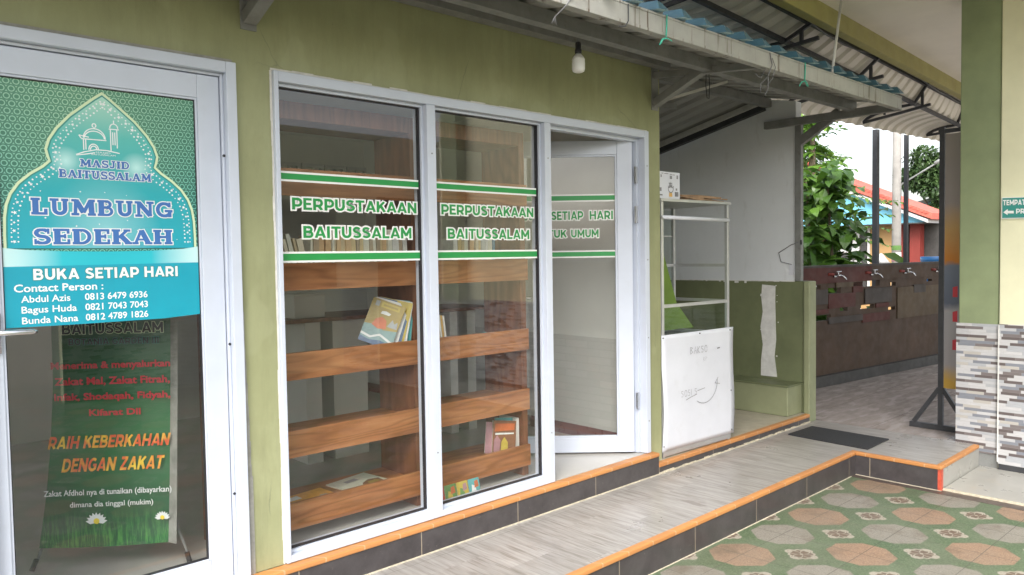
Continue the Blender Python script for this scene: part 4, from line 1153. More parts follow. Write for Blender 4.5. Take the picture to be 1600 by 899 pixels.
flat_mag('booklet', 'orange booklet lying open on the bottom shelf at left', 'booklet', (1.70, 0.245, 0.1495), .24, .16, .006, 'mag_booklet', (R(-88), 0, R(8)), [('title_print', [(.06, .55), (.34, .55), (.34, .85), (.06, .85)], 'mag_white'), ('figure_print', [(.3, .06), (.6, .06), (.5, .4)], 'mag_pink'), ('figure_print', [(.62, .1), (.92, .1), (.85, .38), (.7, .42)], 'mag_grey')])
flat_mag('booklet', 'cream booklet with a brown drawing lying on the bottom shelf', 'booklet', (2.00, 0.255, 0.1495), .27, .20, .006, 'mag_cream', (R(-88), 0, R(12)), [('title_print', [(.30, .62), (.60, .62), (.60, .80), (.30, .80)], 'mag_grey'), ('figure_print', [(.35, .06), (.9, .08), (.94, .36), (.72, .46), (.5, .34)], 'mag_brown'), ('figure_print', [(.55, .14), (.86, .14), (.84, .32), (.62, .32)], 'mag_ochre')])
flat_mag('paper_sheet', 'white crumpled paper at the left end of the bottom shelf', 'paper', (1.545, 0.25, 0.1495), .12, .13, .004, 'mag_white', (R(-86), 0, R(-12)))
for k, (cv, art2) in enumerate((('mag_red', 'mag_white'), ('mag_green', 'mag_yellow'), ('mag_yellow', 'mag_green'), ('mag_teal', 'mag_white'))):
    flat_mag('leaflet', ['red leaflet', 'green leaflet', 'yellow leaflet', 'teal leaflet'][k] + ' propped on the floor behind the right pane', 'leaflet', (2.400 + k * .083, 0.098, 0.001), .078, .105, .003, cv, (R(-14), 0, 0), [('figure_print', [(.15, .1), (.75, .1), (.55, .62), (.3, .7)], art2), ('figure_print', [(.5, .5), (.9, .55), (.85, .9), (.55, .85)], 'mag_orange' if k % 2 else 'mag_pink')], 'picture leaflets on the floor')
pen = MB(); pen.tube([(0, 0, .006), (.11, .03, .006)], .006, 8, 0); pen.tube([(.11, .03, .006), (.15, .041, .006), (.165, .045, .006)], [.006, .004, .001], 8, 1)
tag(pen.build('pen', ['mag_white', 'blue_plastic'], None, smooth=True, loc=(0, 0, 0)), 'white and blue pen on the floor under the left bookcase', 'pen').location = (1.90, 0.13, 0)
mb = MB(); mb.tube([(0, 0, .012), (.10, .01, .018), (.18, .04, .012)], [.012, .02, .006], 8)
tag(mb.build('cloth', 'mag_teal', None, smooth=True), 'small folded green cloth on the right middle shelf', 'cloth').location = (2.83, 0.27, .857)

# furniture made up for white shapes in the panes, seen through the shelves
tb = thing('white_table', 'tall made-up table with white panel legs in the library room', 'table', (2.8, 1.5, 0))
MB().box(2.15, 1.35, .93, 3.95, 1.85, .955).build('tabletop', 'teak_upright', tb, bevel=.003)
for xa, xb in ((2.36, 2.47), (2.56, 2.82), (3.55, 3.62), (3.72, 3.80)):
    MB().box(xa, 1.40, 0.0, xb, 1.80, .93).build('leg', 'room_white', tb)
bxx = thing('white_box', 'made-up white box on top of the tall table in the library room', 'box', (2.4, 1.55, .956))
MB().box(2.30, 1.42, .956, 2.52, 1.7, 1.10).build('box_body', 'room_white', bxx, bevel=.004)
MB().box(2.30, 1.42, 1.101, 2.52, 1.7, 1.112).build('lid', 'room_white', bxx)
for k in range(4):  # solid blocks added in place of a frieze reflected in the panes
    mb = MB(); x0 = 3.22 + k * .24
    mb.holed((x0, x0 + .22), (2.02, 2.24), [(x0 + .03, 2.05, x0 + .10, 2.21), (x0 + .12, 2.05, x0 + .19, 2.21)], lambda u, z, d: (u, 3.49 - d, z), 0.0, .03)
    mb.tube([(x0 + .03, 3.47, 2.06), (x0 + .07, 3.465, 2.15), (x0 + .11, 3.46, 2.19), (x0 + .15, 3.465, 2.15), (x0 + .19, 3.47, 2.06)], .012, 6)
    mb.build('frieze_reflection', 'house_trim', lib)

# ================================================================ RECESS BESIDE THE LIBRARY
mb = MB()
mb.box(4.165, -0.02, -0.5, 6.37, 1.9, -0.076, 0)
mb.box(4.2805, 1.9, -0.5, 6.37, 2.0, -0.078, 0)
structure(mb.build('recess_floor', 'recess_floor_tile'))
mb = MB()
mb.box(4.169, -0.062, -0.103, 6.352, -0.018, -0.0735, 0)
structure(mb.build('recess_edging', 'orange_trim', bevel=0.006))
mb = MB()
mb.box(4.169, -0.056, -0.5, 6.352, -0.02, -0.103, 0)
for k in range(40):
    x0 = 4.17 + k * .0545
    mb.box(x0, -0.064 - random.uniform(0, .006), -0.5, x0 + .0545, -0.056, -0.139 + random.uniform(-.004, .006), 1)
structure(mb.build('recess_riser', ['black_riser', 'cream_grout']))
pw = thing('partition_wall', 'end wall with white upper half and green lower half', 'wall', (6.39, 0.9, -0.076))
mb = MB()
mb.prism([(0.085, 1.08), (1.9, 1.08), (1.9, 2.345), (1.36, 2.468), (0.34, 2.70), (0.085, 2.65)], lambda u, v, d: (6.385 + d, u, v), 0.0, 0.10)
mb.box(4.2805, 1.9, -0.076, 6.485, 2.0, 2.36)
mb.build('upper_wall', 'white_wall', pw)
mb = MB(); mb.box(6.372, 0.0, -0.076, 6.50, 1.899, 1.079, 0)
lw = mb.build('lower_wall', 'green_low_wall', pw, bevel=.006)
MB().box(6.350, -0.058, -0.15, 6.478, -0.0005, 1.081).build('wall_end', 'green_low_pale', pw, bevel=.01)
mb = MB()   # trowelled putty streak
edge = [(0.262, .215), (0.285, .40), (0.262, .55), (0.275, .72), (0.268, .9), (0.262, 1.035), (0.395, 1.045), (0.405, .93), (0.392, .80), (0.41, .66), (0.398, .5), (0.412, .36), (0.404, .215)]
mb.prism([(u + random.uniform(-.008, .008), v) for u, v in edge], lambda u, v, d: (6.3715 - d, u, v), 0.0, 0.004)
for k in range(14):
    u = random.choice((0.262, 0.405)) + random.uniform(-.02, .02); v = random.uniform(.22, 1.04)
    mb.prism([(a, b) for a, b in disc(u, v, random.uniform(.003, .011), 6)], lambda u, v, d: (6.3715 - d, u, v), 0.0, 0.003)
mb.build('putty_patch', 'putty_white', pw)
mb = MB()   # flaking edge of the white paint
u = 0.09
for k in range(60):
    wd_ = random.uniform(.008, .05)
    mb.box(6.3835, u, 1.074 - random.random() ** 3 * .02, 6.3715 + random.uniform(0, .002), u + wd_, 1.083)
    u += wd_
mb.build('paint_edge', 'putty_white', pw)
be = thing('bench', 'low green masonry bench along the end wall', 'bench', (6.24, 0.95, -0.076))
MB().box(6.115, 0.022, -0.076, 6.3715, 1.899, 0.176).build('bench_block', 'green_low_pale', be, bevel=.008)
MB().box(6.108, 0.015, 0.176, 6.3715, 1.899, 0.192).build('bench_top', 'green_low_wall', be, bevel=.005)

# ---- steel post at the end of the partition, with brace
po = thing('steel_post', 'grey square steel post at the front edge of the end wall', 'post', (6.40, 0.06, 1.08))
MB().box(6.366, 0.028, 1.082, 6.412, 0.084, 2.50).build('post_tube', 'grey_steel', po, bevel=.003)
MB().box(6.362, 0.020, 1.40, 6.366, 0.034, 1.44).build('cable_clip', 'black_plastic', po)
MB().beam((6.39, 0.05, 2.29), (6.39, -0.30, 2.505), 0.05, 0.07).build('brace', 'grey_steel', po)
mb = MB(); mb.box(6.380, 0.10, 1.135, 6.3848, 0.145, 1.225); mb.build('socket', 'board_white', po)
MB().tube([(6.381, .12, 1.225), (6.378, .22, 1.25), (6.376, .24, 1.33), (6.372, .12, 1.40), (6.36, .05, 1.42)], .0035, 6).build('cable', 'grey_wire', po, smooth=True)

# ================================================================ AWNING
aw = thing('awning', 'long lean-to awning with blue corrugated roof and rusty white gutter', 'awning', (3.0, -0.4, 2.6))
X0, X1 = -4.4, 6.36
def roofz(y): return 2.640 + 0.2 * y if y < 0.34 else 2.708 - 0.235 * (y - 0.34)
def corr(x, pitch=0.205, h=0.036):
    f = (x / pitch) % 1.0
    if f < 0.28: return 0.0
    if f < 0.44: return h * (f - .28) / .16
    if f < 0.56: return h
    if f < 0.72: return h * (1 - (f - .56) / .16)
    return 0.0
def corrugated(name, xs, ys, zf, off, mats, parent, solid=0.0):
    mb = MB(); nv = []
    for x in xs:
        for y in ys: nv.append((x, y, zf(y) + corr(x) + off))
    m = len(ys); fs = []
    for i in range(len(xs) - 1):
        for j in range(m - 1):
            fs.append((i * m + j, (i + 1) * m + j, (i + 1) * m + j + 1, i * m + j + 1))
    mb.add(nv, fs)
    o = mb.build(name, mats, parent)
    if solid:
        s_ = o.modifiers.new('solid', 'SOLIDIFY'); s_.thickness = solid; s_.offset = 1
    return o
xs = []
kx = math.floor(X0 / .205)
while kx * .205 < X1:
    for f in (0.0, .28, .44, .56, .72):
        xv = (kx + f) * .205
        if X0 <= xv <= X1: xs.append(xv)
    kx += 1
corrugated('roof_sheet', xs, [-0.785, -0.5, 0.0, 0.34], roofz, 0.012, 'roof_blue', aw, 0.002)
corrugated('roof_sheet', [x for x in xs if x > 4.27], [0.345, 0.9, 1.5, 2.02], roofz, 0.012, 'roof_blue', aw, 0.002)
corrugated('roof_lining', xs, [-0.775, -0.5, 0.0], roofz, 0.004, 'zinc_lining', aw, 0.003)
corrugated('roof_lining', [x for x in xs if x > 4.29], [0.002, 0.335], roofz, 0.004, 'zinc_lining', aw, 0.003)
corrugated('roof_lining', [x for x in xs if x > 4.29], [0.346, 0.9, 1.5, 1.9], roofz, 0.004, 'zinc_lining', aw, 0.003)
# raised ends of the roof ridges over the gutter
kx = math.floor(X0 / .205) + 1
paint('roof_blue_lit', (0.40, 0.56, 0.62), 0.4, 0.15, 6)  # ridge undersides: bounced light put into a paler copy of the blue
while kx * .205 < X1 - .2:
    c_ = (kx + .5) * .205
    y_ = -0.845; z_ = 2.541
    mb = MB()
    jx = random.uniform(-.006, .006); jz = random.uniform(-.004, .006)
    a = [(c_ - .050 + jx, y_, z_), (c_ + .030 + jx, y_, z_ + .006), (c_ + .002 + jx, y_ + .03, z_ + .046 + jz), (c_ - .030 + jx, y_ + .03, z_ + .050 + jz)]
    b = [(c_ - .045, -.70, z_ + .026), (c_ + .045, -.70, z_ + .026), (c_ + .014, -.70, z_ + .068), (c_ - .022, -.70, z_ + .068)]
    mb.add(a + b, [(0, 1, 2, 3), (7, 6, 5, 4), (1, 5, 6, 2), (2, 6, 7, 3), (3, 7, 4, 0)], 0)
    mb.add(a + b, [(0, 4, 5, 1)], 1)
    mb.build('ridge_end', ['roof_blue', 'roof_blue_lit'], aw)
    kx += 1
gt = MB()
gt.box(X0, -0.803, 2.437, X1, -0.797, 2.452); gt.box(X0, -0.800, 2.452, X1, -0.795, 2.528); gt.box(X0, -0.803, 2.528, X1, -0.797, 2.540)
gt.box(X0, -0.797, 2.437, X1, -0.755, 2.442); gt.box(X0, -0.795, 2.528, X1, -0.76, 2.533)
gt.build('gutter_fascia', 'gutter_paint', aw, bevel=.002)
pl_ = MB()
for y in (-0.42,):
    z = roofz(y)
    pl_.box(X0, y - .03, z - .075, X1, y + .03, z - .002)
pl_.box(X0, -0.08, roofz(-.05) - .052, 4.30, -0.004, roofz(-.05) - .006)
pl_.build('purlin', 'grey_steel', aw)
MB().box(4.29, 0.30, 2.628, X1, 0.36, 2.70).build('ridge_beam', 'grey_steel', aw)
for bx in (-2.6, 1.405, 4.225):
    m2 = MB()
    m2.box(bx - .035, -.008, 2.30, bx + .035, -.0005, 2.60)
    br = m2.build('bracket', 'grey_steel', aw, bevel=.002)
    MB().beam((bx, -.008, 2.345), (bx + .02, -0.44, 2.535), .06, .05).build('strut', 'grey_steel', br, bevel=.002)
    MB().beam((bx, -.01, 2.53), (bx + .02, -0.79, 2.455), .045, .04).build('strut', 'grey_steel', br, bevel=.002)
MB().box(6.335, -0.79, 2.435, 6.385, 0.36, 2.50).build('end_beam', 'grey_steel', aw, bevel=.002)
MB().beam((6.335, 0.36, 2.645), (6.335, 1.895, 2.29), .05, .085).build('gable_beam', 'dark_steel', aw)
MB().beam((6.30, 0.36, 2.675), (6.30, 1.89, 2.325), .05, .045).build('gable_rail', 'pale_steel', aw)
MB().beam((4.30, 0.13, 2.36), (5.05, -0.05, 2.60), .02, .02).build('conduit', 'pale_steel', aw)
MB().beam((4.30, 0.52, 2.44), (5.35, 0.62, 2.56), .04, .04).build('conduit', 'grey_steel', aw)
MB().tube([(5.173, -.78, 2.545), (5.66, -.64, 3.262)], .0095, 8).build('tie_rod', 'pale_steel', aw, smooth=True)

# bulb under the awning
bu = thing('light_bulb', 'white unlit bulb hanging by its wire under the awning', 'light bulb', (3.04, -0.385, 2.54))
bx, by = 3.04, -0.385
MB().tube([(bx - .09, by - .03, 2.553), (bx - .03, by, 2.556), (bx - .004, by, 2.535), (bx, by, 2.455)], .0035, 6).build('wire', 'grey_wire', bu, smooth=True)
MB().lathe([(.008, .462), (.014, .460), (.016, .452), (.015, .425), (.018, .420), (.0185, .405), (.016, .400)], (bx, by, 2.0), 16).build('socket', 'black_plastic', bu, smooth=True)
MB().lathe([(.014, .400), (.020, .392), (.030, .380), (.0335, .372), (.0345, .366), (.0335, .364), (.035, .350), (.0345, .320), (.031, .308), (.020, .302), (.004, .300)], (bx, by, 2.0), 22).build('globe', 'bulb_white', bu, smooth=True)

def strand(name, label, cat, pts, r, mat, group=None, extra=()):
    mb = MB(); mb.tube(pts, r, 6)
    for e in extra: mb.tube(e, r * .8, 5)
    return tag(mb.build(name, mat, None, smooth=True, loc=pts[0]), label, cat, group)
G1 = 'loose ties and wires on the gutter'
def gx(x, y=-.806): return (x, y)
def tie(x, lab, big):
    e = []
    for k in range(7 if big else 4):
        a = random.uniform(0, 6.28); l = random.uniform(.03, .055)
        e.append([(x, -.808, 2.425), (x + .5 * l * math.cos(a), -.808 + .4 * l * math.sin(a), 2.418), (x + l * math.cos(a), -.808 + .5 * l * math.sin(a), 2.42 - abs(l * math.sin(a * 1.7)) * .8)])
    strand('plastic_tie', lab, 'plastic tie', [(x + .012, -.806, 2.543), (x + .008, -.8065, 2.48), (x, -.808, 2.425)], .004, 'green_cord', G1, e)
tie(1.90, 'turquoise plastic tie at the near end of the gutter', False)
tie(3.23, 'frayed turquoise plastic tie knotted midway along the gutter', True)
tie(4.72, 'turquoise plastic tie at the far end of the gutter', False)
strand('hanging_wire', 'pale wire hooked over the gutter right of the bulb', 'wire', [(2.57, -.806, 2.56), (2.55, -.81, 2.50), (2.50, -.80, 2.435), (2.47, -.76, 2.39), (2.475, -.75, 2.365)], .0035, 'grey_wire', G1, [[(2.47, -.76, 2.39), (2.49, -.75, 2.36)], [(2.47, -.76, 2.39), (2.46, -.75, 2.362)]])
strand('hanging_wire', 'brass hook wire on the gutter above the door', 'wire', [(2.93, -.806, 2.53), (2.925, -.81, 2.45), (2.915, -.80, 2.425), (2.88, -.79, 2.42)], .003, 'dark_steel', G1)
strand('hanging_wire', 'tangle of grey wires dangling from the gutter over the recess', 'wire', [(4.28, -.806, 2.53), (4.30, -.81, 2.46), (4.27, -.80, 2.39), (4.29, -.79, 2.33), (4.27, -.78, 2.28)], .003, 'grey_wire', G1, [[(4.30, -.81, 2.50), (4.34, -.81, 2.45), (4.32, -.80, 2.38), (4.28, -.79, 2.34)], [(4.27, -.80, 2.39), (4.22, -.78, 2.34), (4.23, -.77, 2.29)], [(4.24, -.80, 2.43), (4.20, -.79, 2.37), (4.16, -.78, 2.39)]])
strand('hanging_wire', 'dark wire loop hanging from the recess roof', 'wire', [(4.62, -.15, 2.60), (4.63, -.14, 2.50), (4.66, -.13, 2.42), (4.70, -.12, 2.42), (4.71, -.12, 2.52), (4.70, -.12, 2.605)], .003, 'dark_steel', G1)

# ================================================================ FOOD CART IN THE RECESS
FA, FB = (4.289, -0.004), (5.131, -0.039)
CP = planeV(FA, FB)      # d is towards the street (-Y)
cart = thing('food_cart', 'aluminium and glass street food cart with a white front board', 'food cart', (4.7, 0.25, -0.076))
CW, CD = 0.805, 0.52
def cbox(mb, u0, u1, z0, z1, d0, d1, mi=0):
    vs = [CP(u, z, d) for u in (u0, u1) for d in (d0, d1) for z in (z0, z1)]
    mb.add(vs, [(0, 1, 3, 2), (4, 6, 7, 5), (0, 4, 5, 1), (2, 3, 7, 6), (0, 2, 6, 4), (1, 5, 7, 3)], mi)
for u in (0.0, CW - .025):
    for d in (-.025, -CD):
        mb = MB(); cbox(mb, u, u + .025, -0.074, 1.695, d, d + .025); mb.build('post', 'aluminium', cart, bevel=.002)
mb = MB(); cbox(mb, -.012, CW + .012, 1.696, 1.716, -CD - .01, .012)
mb.build('top_panel', 'aluminium', cart, bevel=.002)
for z in (1.235, .965, .72):
    for d in (-.024, -CD + .001):
        if z == 1.235 and d > -.1: continue
        mb = MB(); cbox(mb, .0255, CW - .0255, z, z + .022, d, d + .022); mb.build('rail', 'aluminium', cart)
    for u in (.001, CW - .023):
        mb = MB(); cbox(mb, u, u + .022, z, z + .022, -CD + .0255, -.0255); mb.build('rail', 'aluminium', cart)
mb = MB(); mb.tube([CP(.0, 1.588, .012), CP(CW - .03, 1.58, .012)], .014, 10); mb.build('rail_pipe', 'board_white', cart, smooth=True)
mb = MB(); cbox(mb, .0255, CW - .0255, 1.47, 1.48, -CD + .002, -CD + .014); mb.build('rail', 'aluminium', cart)
mb = MB(); cbox(mb, .026, CW - .026, .742, 1.68, -CD + .004, -CD + .008); mb.build('pane', 'cart_glass', cart)
mb = MB(); cbox(mb, .026, CW - .026, .742, .962, -.014, -.010); mb.build('pane', 'cart_glass', cart)
mb = MB(); cbox(mb, .003, CW - .003, .700, .719, -CD + .003, -.003); mb.build('counter', 'grey_steel', cart)
mb = MB(); cbox(mb, .0, CW + .01, -0.066, -0.03, -.03, .001); mb.build('base_rail', 'aluminium', cart)
mb = MB(); cbox(mb, 0.02, CW - .02, .0, .69, -CD + .01, -CD + .02); mb.build('back_board', 'grey_steel', cart)
mb = MB()   # front board, sheet bulging away along its near edge
nu, nz = 16, 24
gv = []
for i in range(nu + 1):
    for j in range(nz + 1):
        f = j / nz; near = (1 - i / nu) ** 2; far = (i / nu) ** 3
        bul = near * (.007 * math.sin(math.pi * max(0, (.72 - f)) / .72 * 1.0) if f < .72 else 0) + far * .003 * math.sin(math.pi * f)
        u = -.012 + (CW + .055) * i / nu + near * .012 * math.sin(math.pi * min(1, f / .72)) + far * .010 * math.sin(math.pi * 2 * f)
        gv.append(CP(u, -.030 + .808 * f, .004 + bul + .0004 * math.sin(i * .9 + j * .35)))
mb.add(gv, [(i * (nz + 1) + j, (i + 1) * (nz + 1) + j, (i + 1) * (nz + 1) + j + 1, i * (nz + 1) + j + 1) for i in range(nu) for j in range(nz)])
fb = mb.build('front_board', 'board_white', cart, smooth=True)
fb.modifiers.new('solid', 'SOLIDIFY').thickness = 0.003
mb = MB()   # faded felt pen writing
CI = lambda u, v, d=0.0: CP(u, v, d + .010)
hand = {'B': [[(0, 0), (0, 1)], [(0, 1), (.5, .85), (.1, .55), (.6, .3), (0, 0)]], 'A': [[(0, 0), (.35, 1), (.6, 0)], [(.1, .4), (.5, .4)]], 'K': [[(0, 0), (0, 1)], [(.5, 1), (0, .45), (.55, 0)]], 'S': [[(.5, .9), (.1, .95), (.1, .6), (.5, .45), (.4, .05), (0, .1)]], 'O': [arc(.3, .5, .3, .5, 0, 350, 10)],
        'R': [[(0, 0), (0, 1), (.5, .8), (.05, .5), (.5, 0)]], 'P': [[(0, 0), (0, 1), (.5, .8), (.05, .5)]], 'I': [[(0, 0), (0, 1)]], 'T': [[(.3, 0), (.3, 1)], [(0, 1), (.6, 1)]], 'G': [[(.55, .85), (.1, .8), (.05, .2), (.5, .1), (.5, .45), (.3, .45)]]}
def scrawl(s, u, z, h, wd, ov=''):
    for ch in s:
        if ch in hand: line_art(mb, hand[ch], CI, u, z, h, wd)
        u += h * .85
scrawl('BAKSO', .305, .62, .050, .055)
scrawl('RP', .46, .555, .032, .045)
scrawl('SOSIS', .195, .325, .046, .06)
line_art(mb, [[(0, 0), (.12, .03), (.25, .05)], [(.27, .10), (.45, .12)]], CI, .25, .30, .5, .008)
line_art(mb, [arc(0, 0.12, .16, .15, 235, 362, 12), [(.13, .10), (.19, .09)], [(.13, .10), (.17, .14)]], CI, .47, .28, 1.0, .004)
line_art(mb, [[(.63, .635), (.665, .637)]], CI, 0, 0, 1.0, .009)
mb.build('handwriting', 'ink_grey', fb)
paint('lime_panel', (0.15, 0.245, 0.03), 0.5)
mb = MB(); cbox(mb, .030, .032, .745, 1.15, -.30, -.03)
lp = MB().prism([(4.50, .745), (5.20, .745), (4.985, .95), (4.80, 1.40), (4.50, 1.40)], lambda u, v, d: CP(u - 4.289, v, -.41 + d), 0.0, .006)
tag(lp.build('lime_board', 'lime_panel', None, loc=CP(.2, .745, -.2)), 'lime green board leaning inside the glass cart', 'board')
for u_, z_ in ((.0, .76), (.42, .762), (.80, .758), (.815, .0), (.0, .01), (.81, .30)):
    MB().tube([CP(u_, z_, .004), CP(u_, z_, .0125)], .005, 8).build('screw', 'grey_steel', fb)
# things lying on the cart
cb = thing('carton_box', 'white printed donation carton standing on top of the cart', 'box', CP(.11, 1.7165, -.1))
mb = MB(); cbox(mb, -.02, .213, 1.717, 1.900, -.20, -.004)
mb.build('box_body', 'board_white', cb, bevel=.002)
BI = lambda u, v, d=0.0: CP(u, v, d - .0038)
mb = MB()
for (u0, u1, z0, z1) in ((.010, .03, 1.885, 1.890), (.04, .085, 1.884, 1.889), (.10, .125, 1.881, 1.886), (.13, .155, 1.879, 1.884), (0.0, .012, 1.86, 1.878), (.175, .192, 1.855, 1.88), (-.012, .010, 1.765, 1.79), (.10, .125, 1.852, 1.875), (.155, .195, 1.733, 1.765), (.165, .182, 1.775, 1.79), (-.01, .02, 1.735, 1.745), (.088, .125, 1.82, 1.826)):
    mb.poly([BI(u0, z0, .0004), BI(u1, z0, .0004), BI(u1, z1, .0004), BI(u0, z1, .0004)])
line_art(mb, [arc(.5, .45, .4, .4, 150, 390, 12), [(.3, .5), (.34, .95), (.4, .55)], [(.44, .55), (.5, 1.1), (.56, .55)], [(.6, .55), (.68, .95), (.7, .5)], [(.78, .5), (.95, .7)], [(.22, .5), (.08, .7)]], BI, .075, 1.755, .07, .10, .0006)
mb.build('print', 'ink_grey', cb)
MB().poly([BI(.09, 1.73, .0004), BI(.128, 1.73, .0004), BI(.125, 1.758, .0004), BI(.093, 1.758, .0004)]).build('print', 'spine_ora', cb)
paint('dry_stick', (0.34, 0.22, 0.13), 0.8, 0.35, 14)
sb = MB()
for k in range(24):
    u0 = .235 + random.uniform(0, .1); u1 = .80 + random.uniform(-.12, .03); dd = -.03 - random.uniform(0, .18); zz = 1.7215 + random.uniform(0, .030)
    sb.tube([CP(u0, zz, dd), CP((u0 + u1) / 2, zz + .008, dd + .02 * random.uniform(-1, 1)), CP(u1, zz, dd + random.uniform(-.03, .03))], .0048, 5)
sb.prism([(.30, .012), (.45, -.02), (.48, .02), (.38, .03)], lambda u, v, d: CP(u, 1.722 + v * .6, .006 + d), 0, .004)
tag(sb.build('stick_bundle', 'dry_stick', None, loc=CP(.5, 1.7165, -.1)), 'bundle of dry brown sticks lying on top of the cart', 'sticks')

mt = MB()
pts = [(5.79, -0.145), (6.19, -0.155), (6.165, -0.79), (5.745, -0.795)]
mt.prism([(pts[3][0], pts[3][1]), (pts[2][0], pts[2][1]), (pts[1][0], pts[1][1]), (pts[0][0], pts[0][1])], lambda u, v, d: (u, v, -0.146 + d), 0.0, 0.011)
tag(mt.build('doormat', 'mat_rubber', None, bevel=.004, loc=(5.97, -.47, -.146)), 'black rubber doormat lying on the landing of the walkway', 'doormat')

# ================================================================ MOSQUE PORCH ON THE RIGHT
mo = thing('mosque_porch', 'mosque porch with olive beam, cream ceiling and mosaic clad column', 'building', (6.6, -1.6, -0.3))
CEIL_X, CEIL_Y = 2.2, -2.9  # unseen left and rear reach of the ceiling, set to shape the light
BAx = planeV((CEIL_X, -.4825 - (4.0 - CEIL_X) * .05625), (14.0, .080))
BL_ = (14.0 - CEIL_X) * 1.00158
def beamfn(u, v, d): return BAx(u, v, d)
MB().prism([(0, 3.096), (BL_, 3.096), (BL_, 3.40), (0, 3.40)], beamfn, -0.03, 0.05).build('beam', 'beam_olive', mo, bevel=.006)
mb = MB()
mb.poly([BAx(0, 3.238, .05), BAx(BL_, 3.238, .05), (14, CEIL_Y, 3.238), (CEIL_X, CEIL_Y, 3.238)][::-1])
mb.poly([BAx(0, 3.40, .05), BAx(BL_, 3.40, .05), (14, CEIL_Y, 3.40), (CEIL_X, CEIL_Y, 3.40)])
mb.poly([BAx(0, 3.238, .05), BAx(0, 3.40, .05), (CEIL_X, CEIL_Y, 3.40), (CEIL_X, CEIL_Y, 3.238)])
mb.poly([(14, CEIL_Y, 3.238), (CEIL_X, CEIL_Y, 3.238), (CEIL_X, CEIL_Y, 3.40), (14, CEIL_Y, 3.40)])
mb.build('ceiling', 'soffit_cream', mo)
mb = MB(); mb.box(6.482, -1.448, -0.22, 6.76, -1.178, 3.257); c1 = mb.build('column', 'column_green', mo, bevel=.008)
mb = MB(); mb.box(6.47, -1.452, -0.205, 6.772, -1.166, 0.774); mb.build('cladding', 'mosaic_cladding', c1)
mb = MB(); mb.box(6.476, -1.45, -0.36, 6.76, -1.172, -0.205); mb.build('column_base', 'grey_steel', c1)
mb = MB(); mb.box(6.464, -5.2, -0.3, 6.70, -1.4525, 3.257); w1 = mb.build('wall', 'wall_lime', mo, bevel=.006)
mb = MB(); mb.box(6.452, -5.2, -0.262, 6.4638, -1.4575, 0.779); mb.build('cladding', 'mosaic_cladding', w1)
mb = MB(); mb.box(6.456, -5.2, -0.36, 6.4636, -1.4585, -0.262); mb.build('wall_base', 'dark_steel', w1)
mb = MB(); mb.box(6.448, -1.459, -0.25, 6.4645, -1.4505, 0.774); mb.build('corner_grout', 'putty_white', w1)
mb = MB().holed((0.0, 6.46), (-0.36, 3.257), [(2.3, 0.9, 3.7, 2.2), (4.4, -0.3, 5.6, 2.3)], lambda u, z, d: (u + 2.2, -7.0 - d, z), 0.0, .15); mb.build('wall', 'wall_lime', mo)  # unseen wall with dark openings, added for the panes to reflect
mb = MB(); mb.box(2.2, -6.988, -0.3, 4.4, -6.9995, .9); mb.box(5.95, -6.988, -.3, 6.55, -6.9995, .9); mb.build('cladding', 'mosaic_cladding', mo)
mb = MB(); mb.box(4.5, -7.1, .9, 5.9, -7.06, 2.2); mb.box(6.6, -7.1, -.3, 7.8, -7.06, 2.3); mb.build('window', 'house_dark', mo)
mb = MB(); mb.box(6.30, -4.95, -0.36, 6.46, -4.63, 3.257); c2 = mb.build('column', 'column_green', mo, bevel=.008)  # unseen second column, added for the reflections
mb = MB(); mb.box(6.288, -4.962, -0.3, 6.462, -4.618, .774); mb.build('cladding', 'mosaic_cladding', c2)

sg = thing('direction_sign', 'teal ablution sign with a white arrow on the porch wall', 'sign', (6.45, -1.66, 1.63))
SGN = lambda u, v, d=0.0: (6.452 - d, -1.4635 - u, v)
MB().prism([(0.0, 1.556), (0.42, 1.545), (0.42, 1.70), (0.0, 1.711)], SGN, -.011, 0.0).build('panel', 'print_white', sg)
MB().prism([(0.005, 1.561), (0.415, 1.550), (0.415, 1.695), (0.005, 1.706)], SGN, 0.0003, 0.0008).build('panel_print', 'print_dark_teal', sg)
slab_text('lettering', 'TEMPAT WUDHU', SGN, .010, .292, 1.653, 1.692, 'print_white', sg, 0, d=.001, tilt=-.03, font=SANS, gap=.06)
slab_text('lettering', 'PRIA', SGN, .092, .190, 1.588, 1.624, 'print_white', sg, 0, d=.001, tilt=-.03, font=SANS, gap=.06)
MB().poly([SGN(u, v, .0012) for u, v in ((.012, 1.602), (.040, 1.580), (.040, 1.593), (.078, 1.591), (.078, 1.610), (.040, 1.611), (.040, 1.625))]).build('arrow', 'print_white', sg)

# ================================================================ CURVED CANOPY OVER THE COURTYARD
ca = thing('canopy', 'grey curved sheet canopy on dark steel trusses over the courtyard', 'canopy', (8.5, 0.1, 2.9))
def rails(X):
    k = (X - 5.117) / 4.8
    beam_y = -.42 + .27 * k
    p1 = (X, beam_y + .05, 3.215 - .02 * k)
    kp = (X - 5.9) / 4.5
    pur = (X, -.035 + .075 * kp, 3.085 - .19 * kp)
    edge = (X, .715 - .1155 * (X - 7.866), 2.790 - .015 * (X - 8.4))
    if pur[1] > edge[1] - .12: pur = (X, edge[1] - .12, pur[2])
    return p1, pur, edge
def canopy_pt(X, t, lift=0.0):
    p1, pu, ed = rails(X)
    if t <= .45:
        f = t / .45
        return Vector((X, p1[1] + (pu[1] - p1[1]) * f, p1[2] + (pu[2] - p1[2]) * f + lift))
    f = (t - .45) / .55
    a = f * math.pi / 2
    y = pu[1] + (ed[1] - pu[1]) * math.sin(a); z = ed[2] + (pu[2] - ed[2]) * math.cos(a)
    return Vector((X, y + lift * math.sin(a), z + lift * math.cos(a)))
mb = MB(); ts = [i / 22 for i in range(23)]
XS = []; k = 0
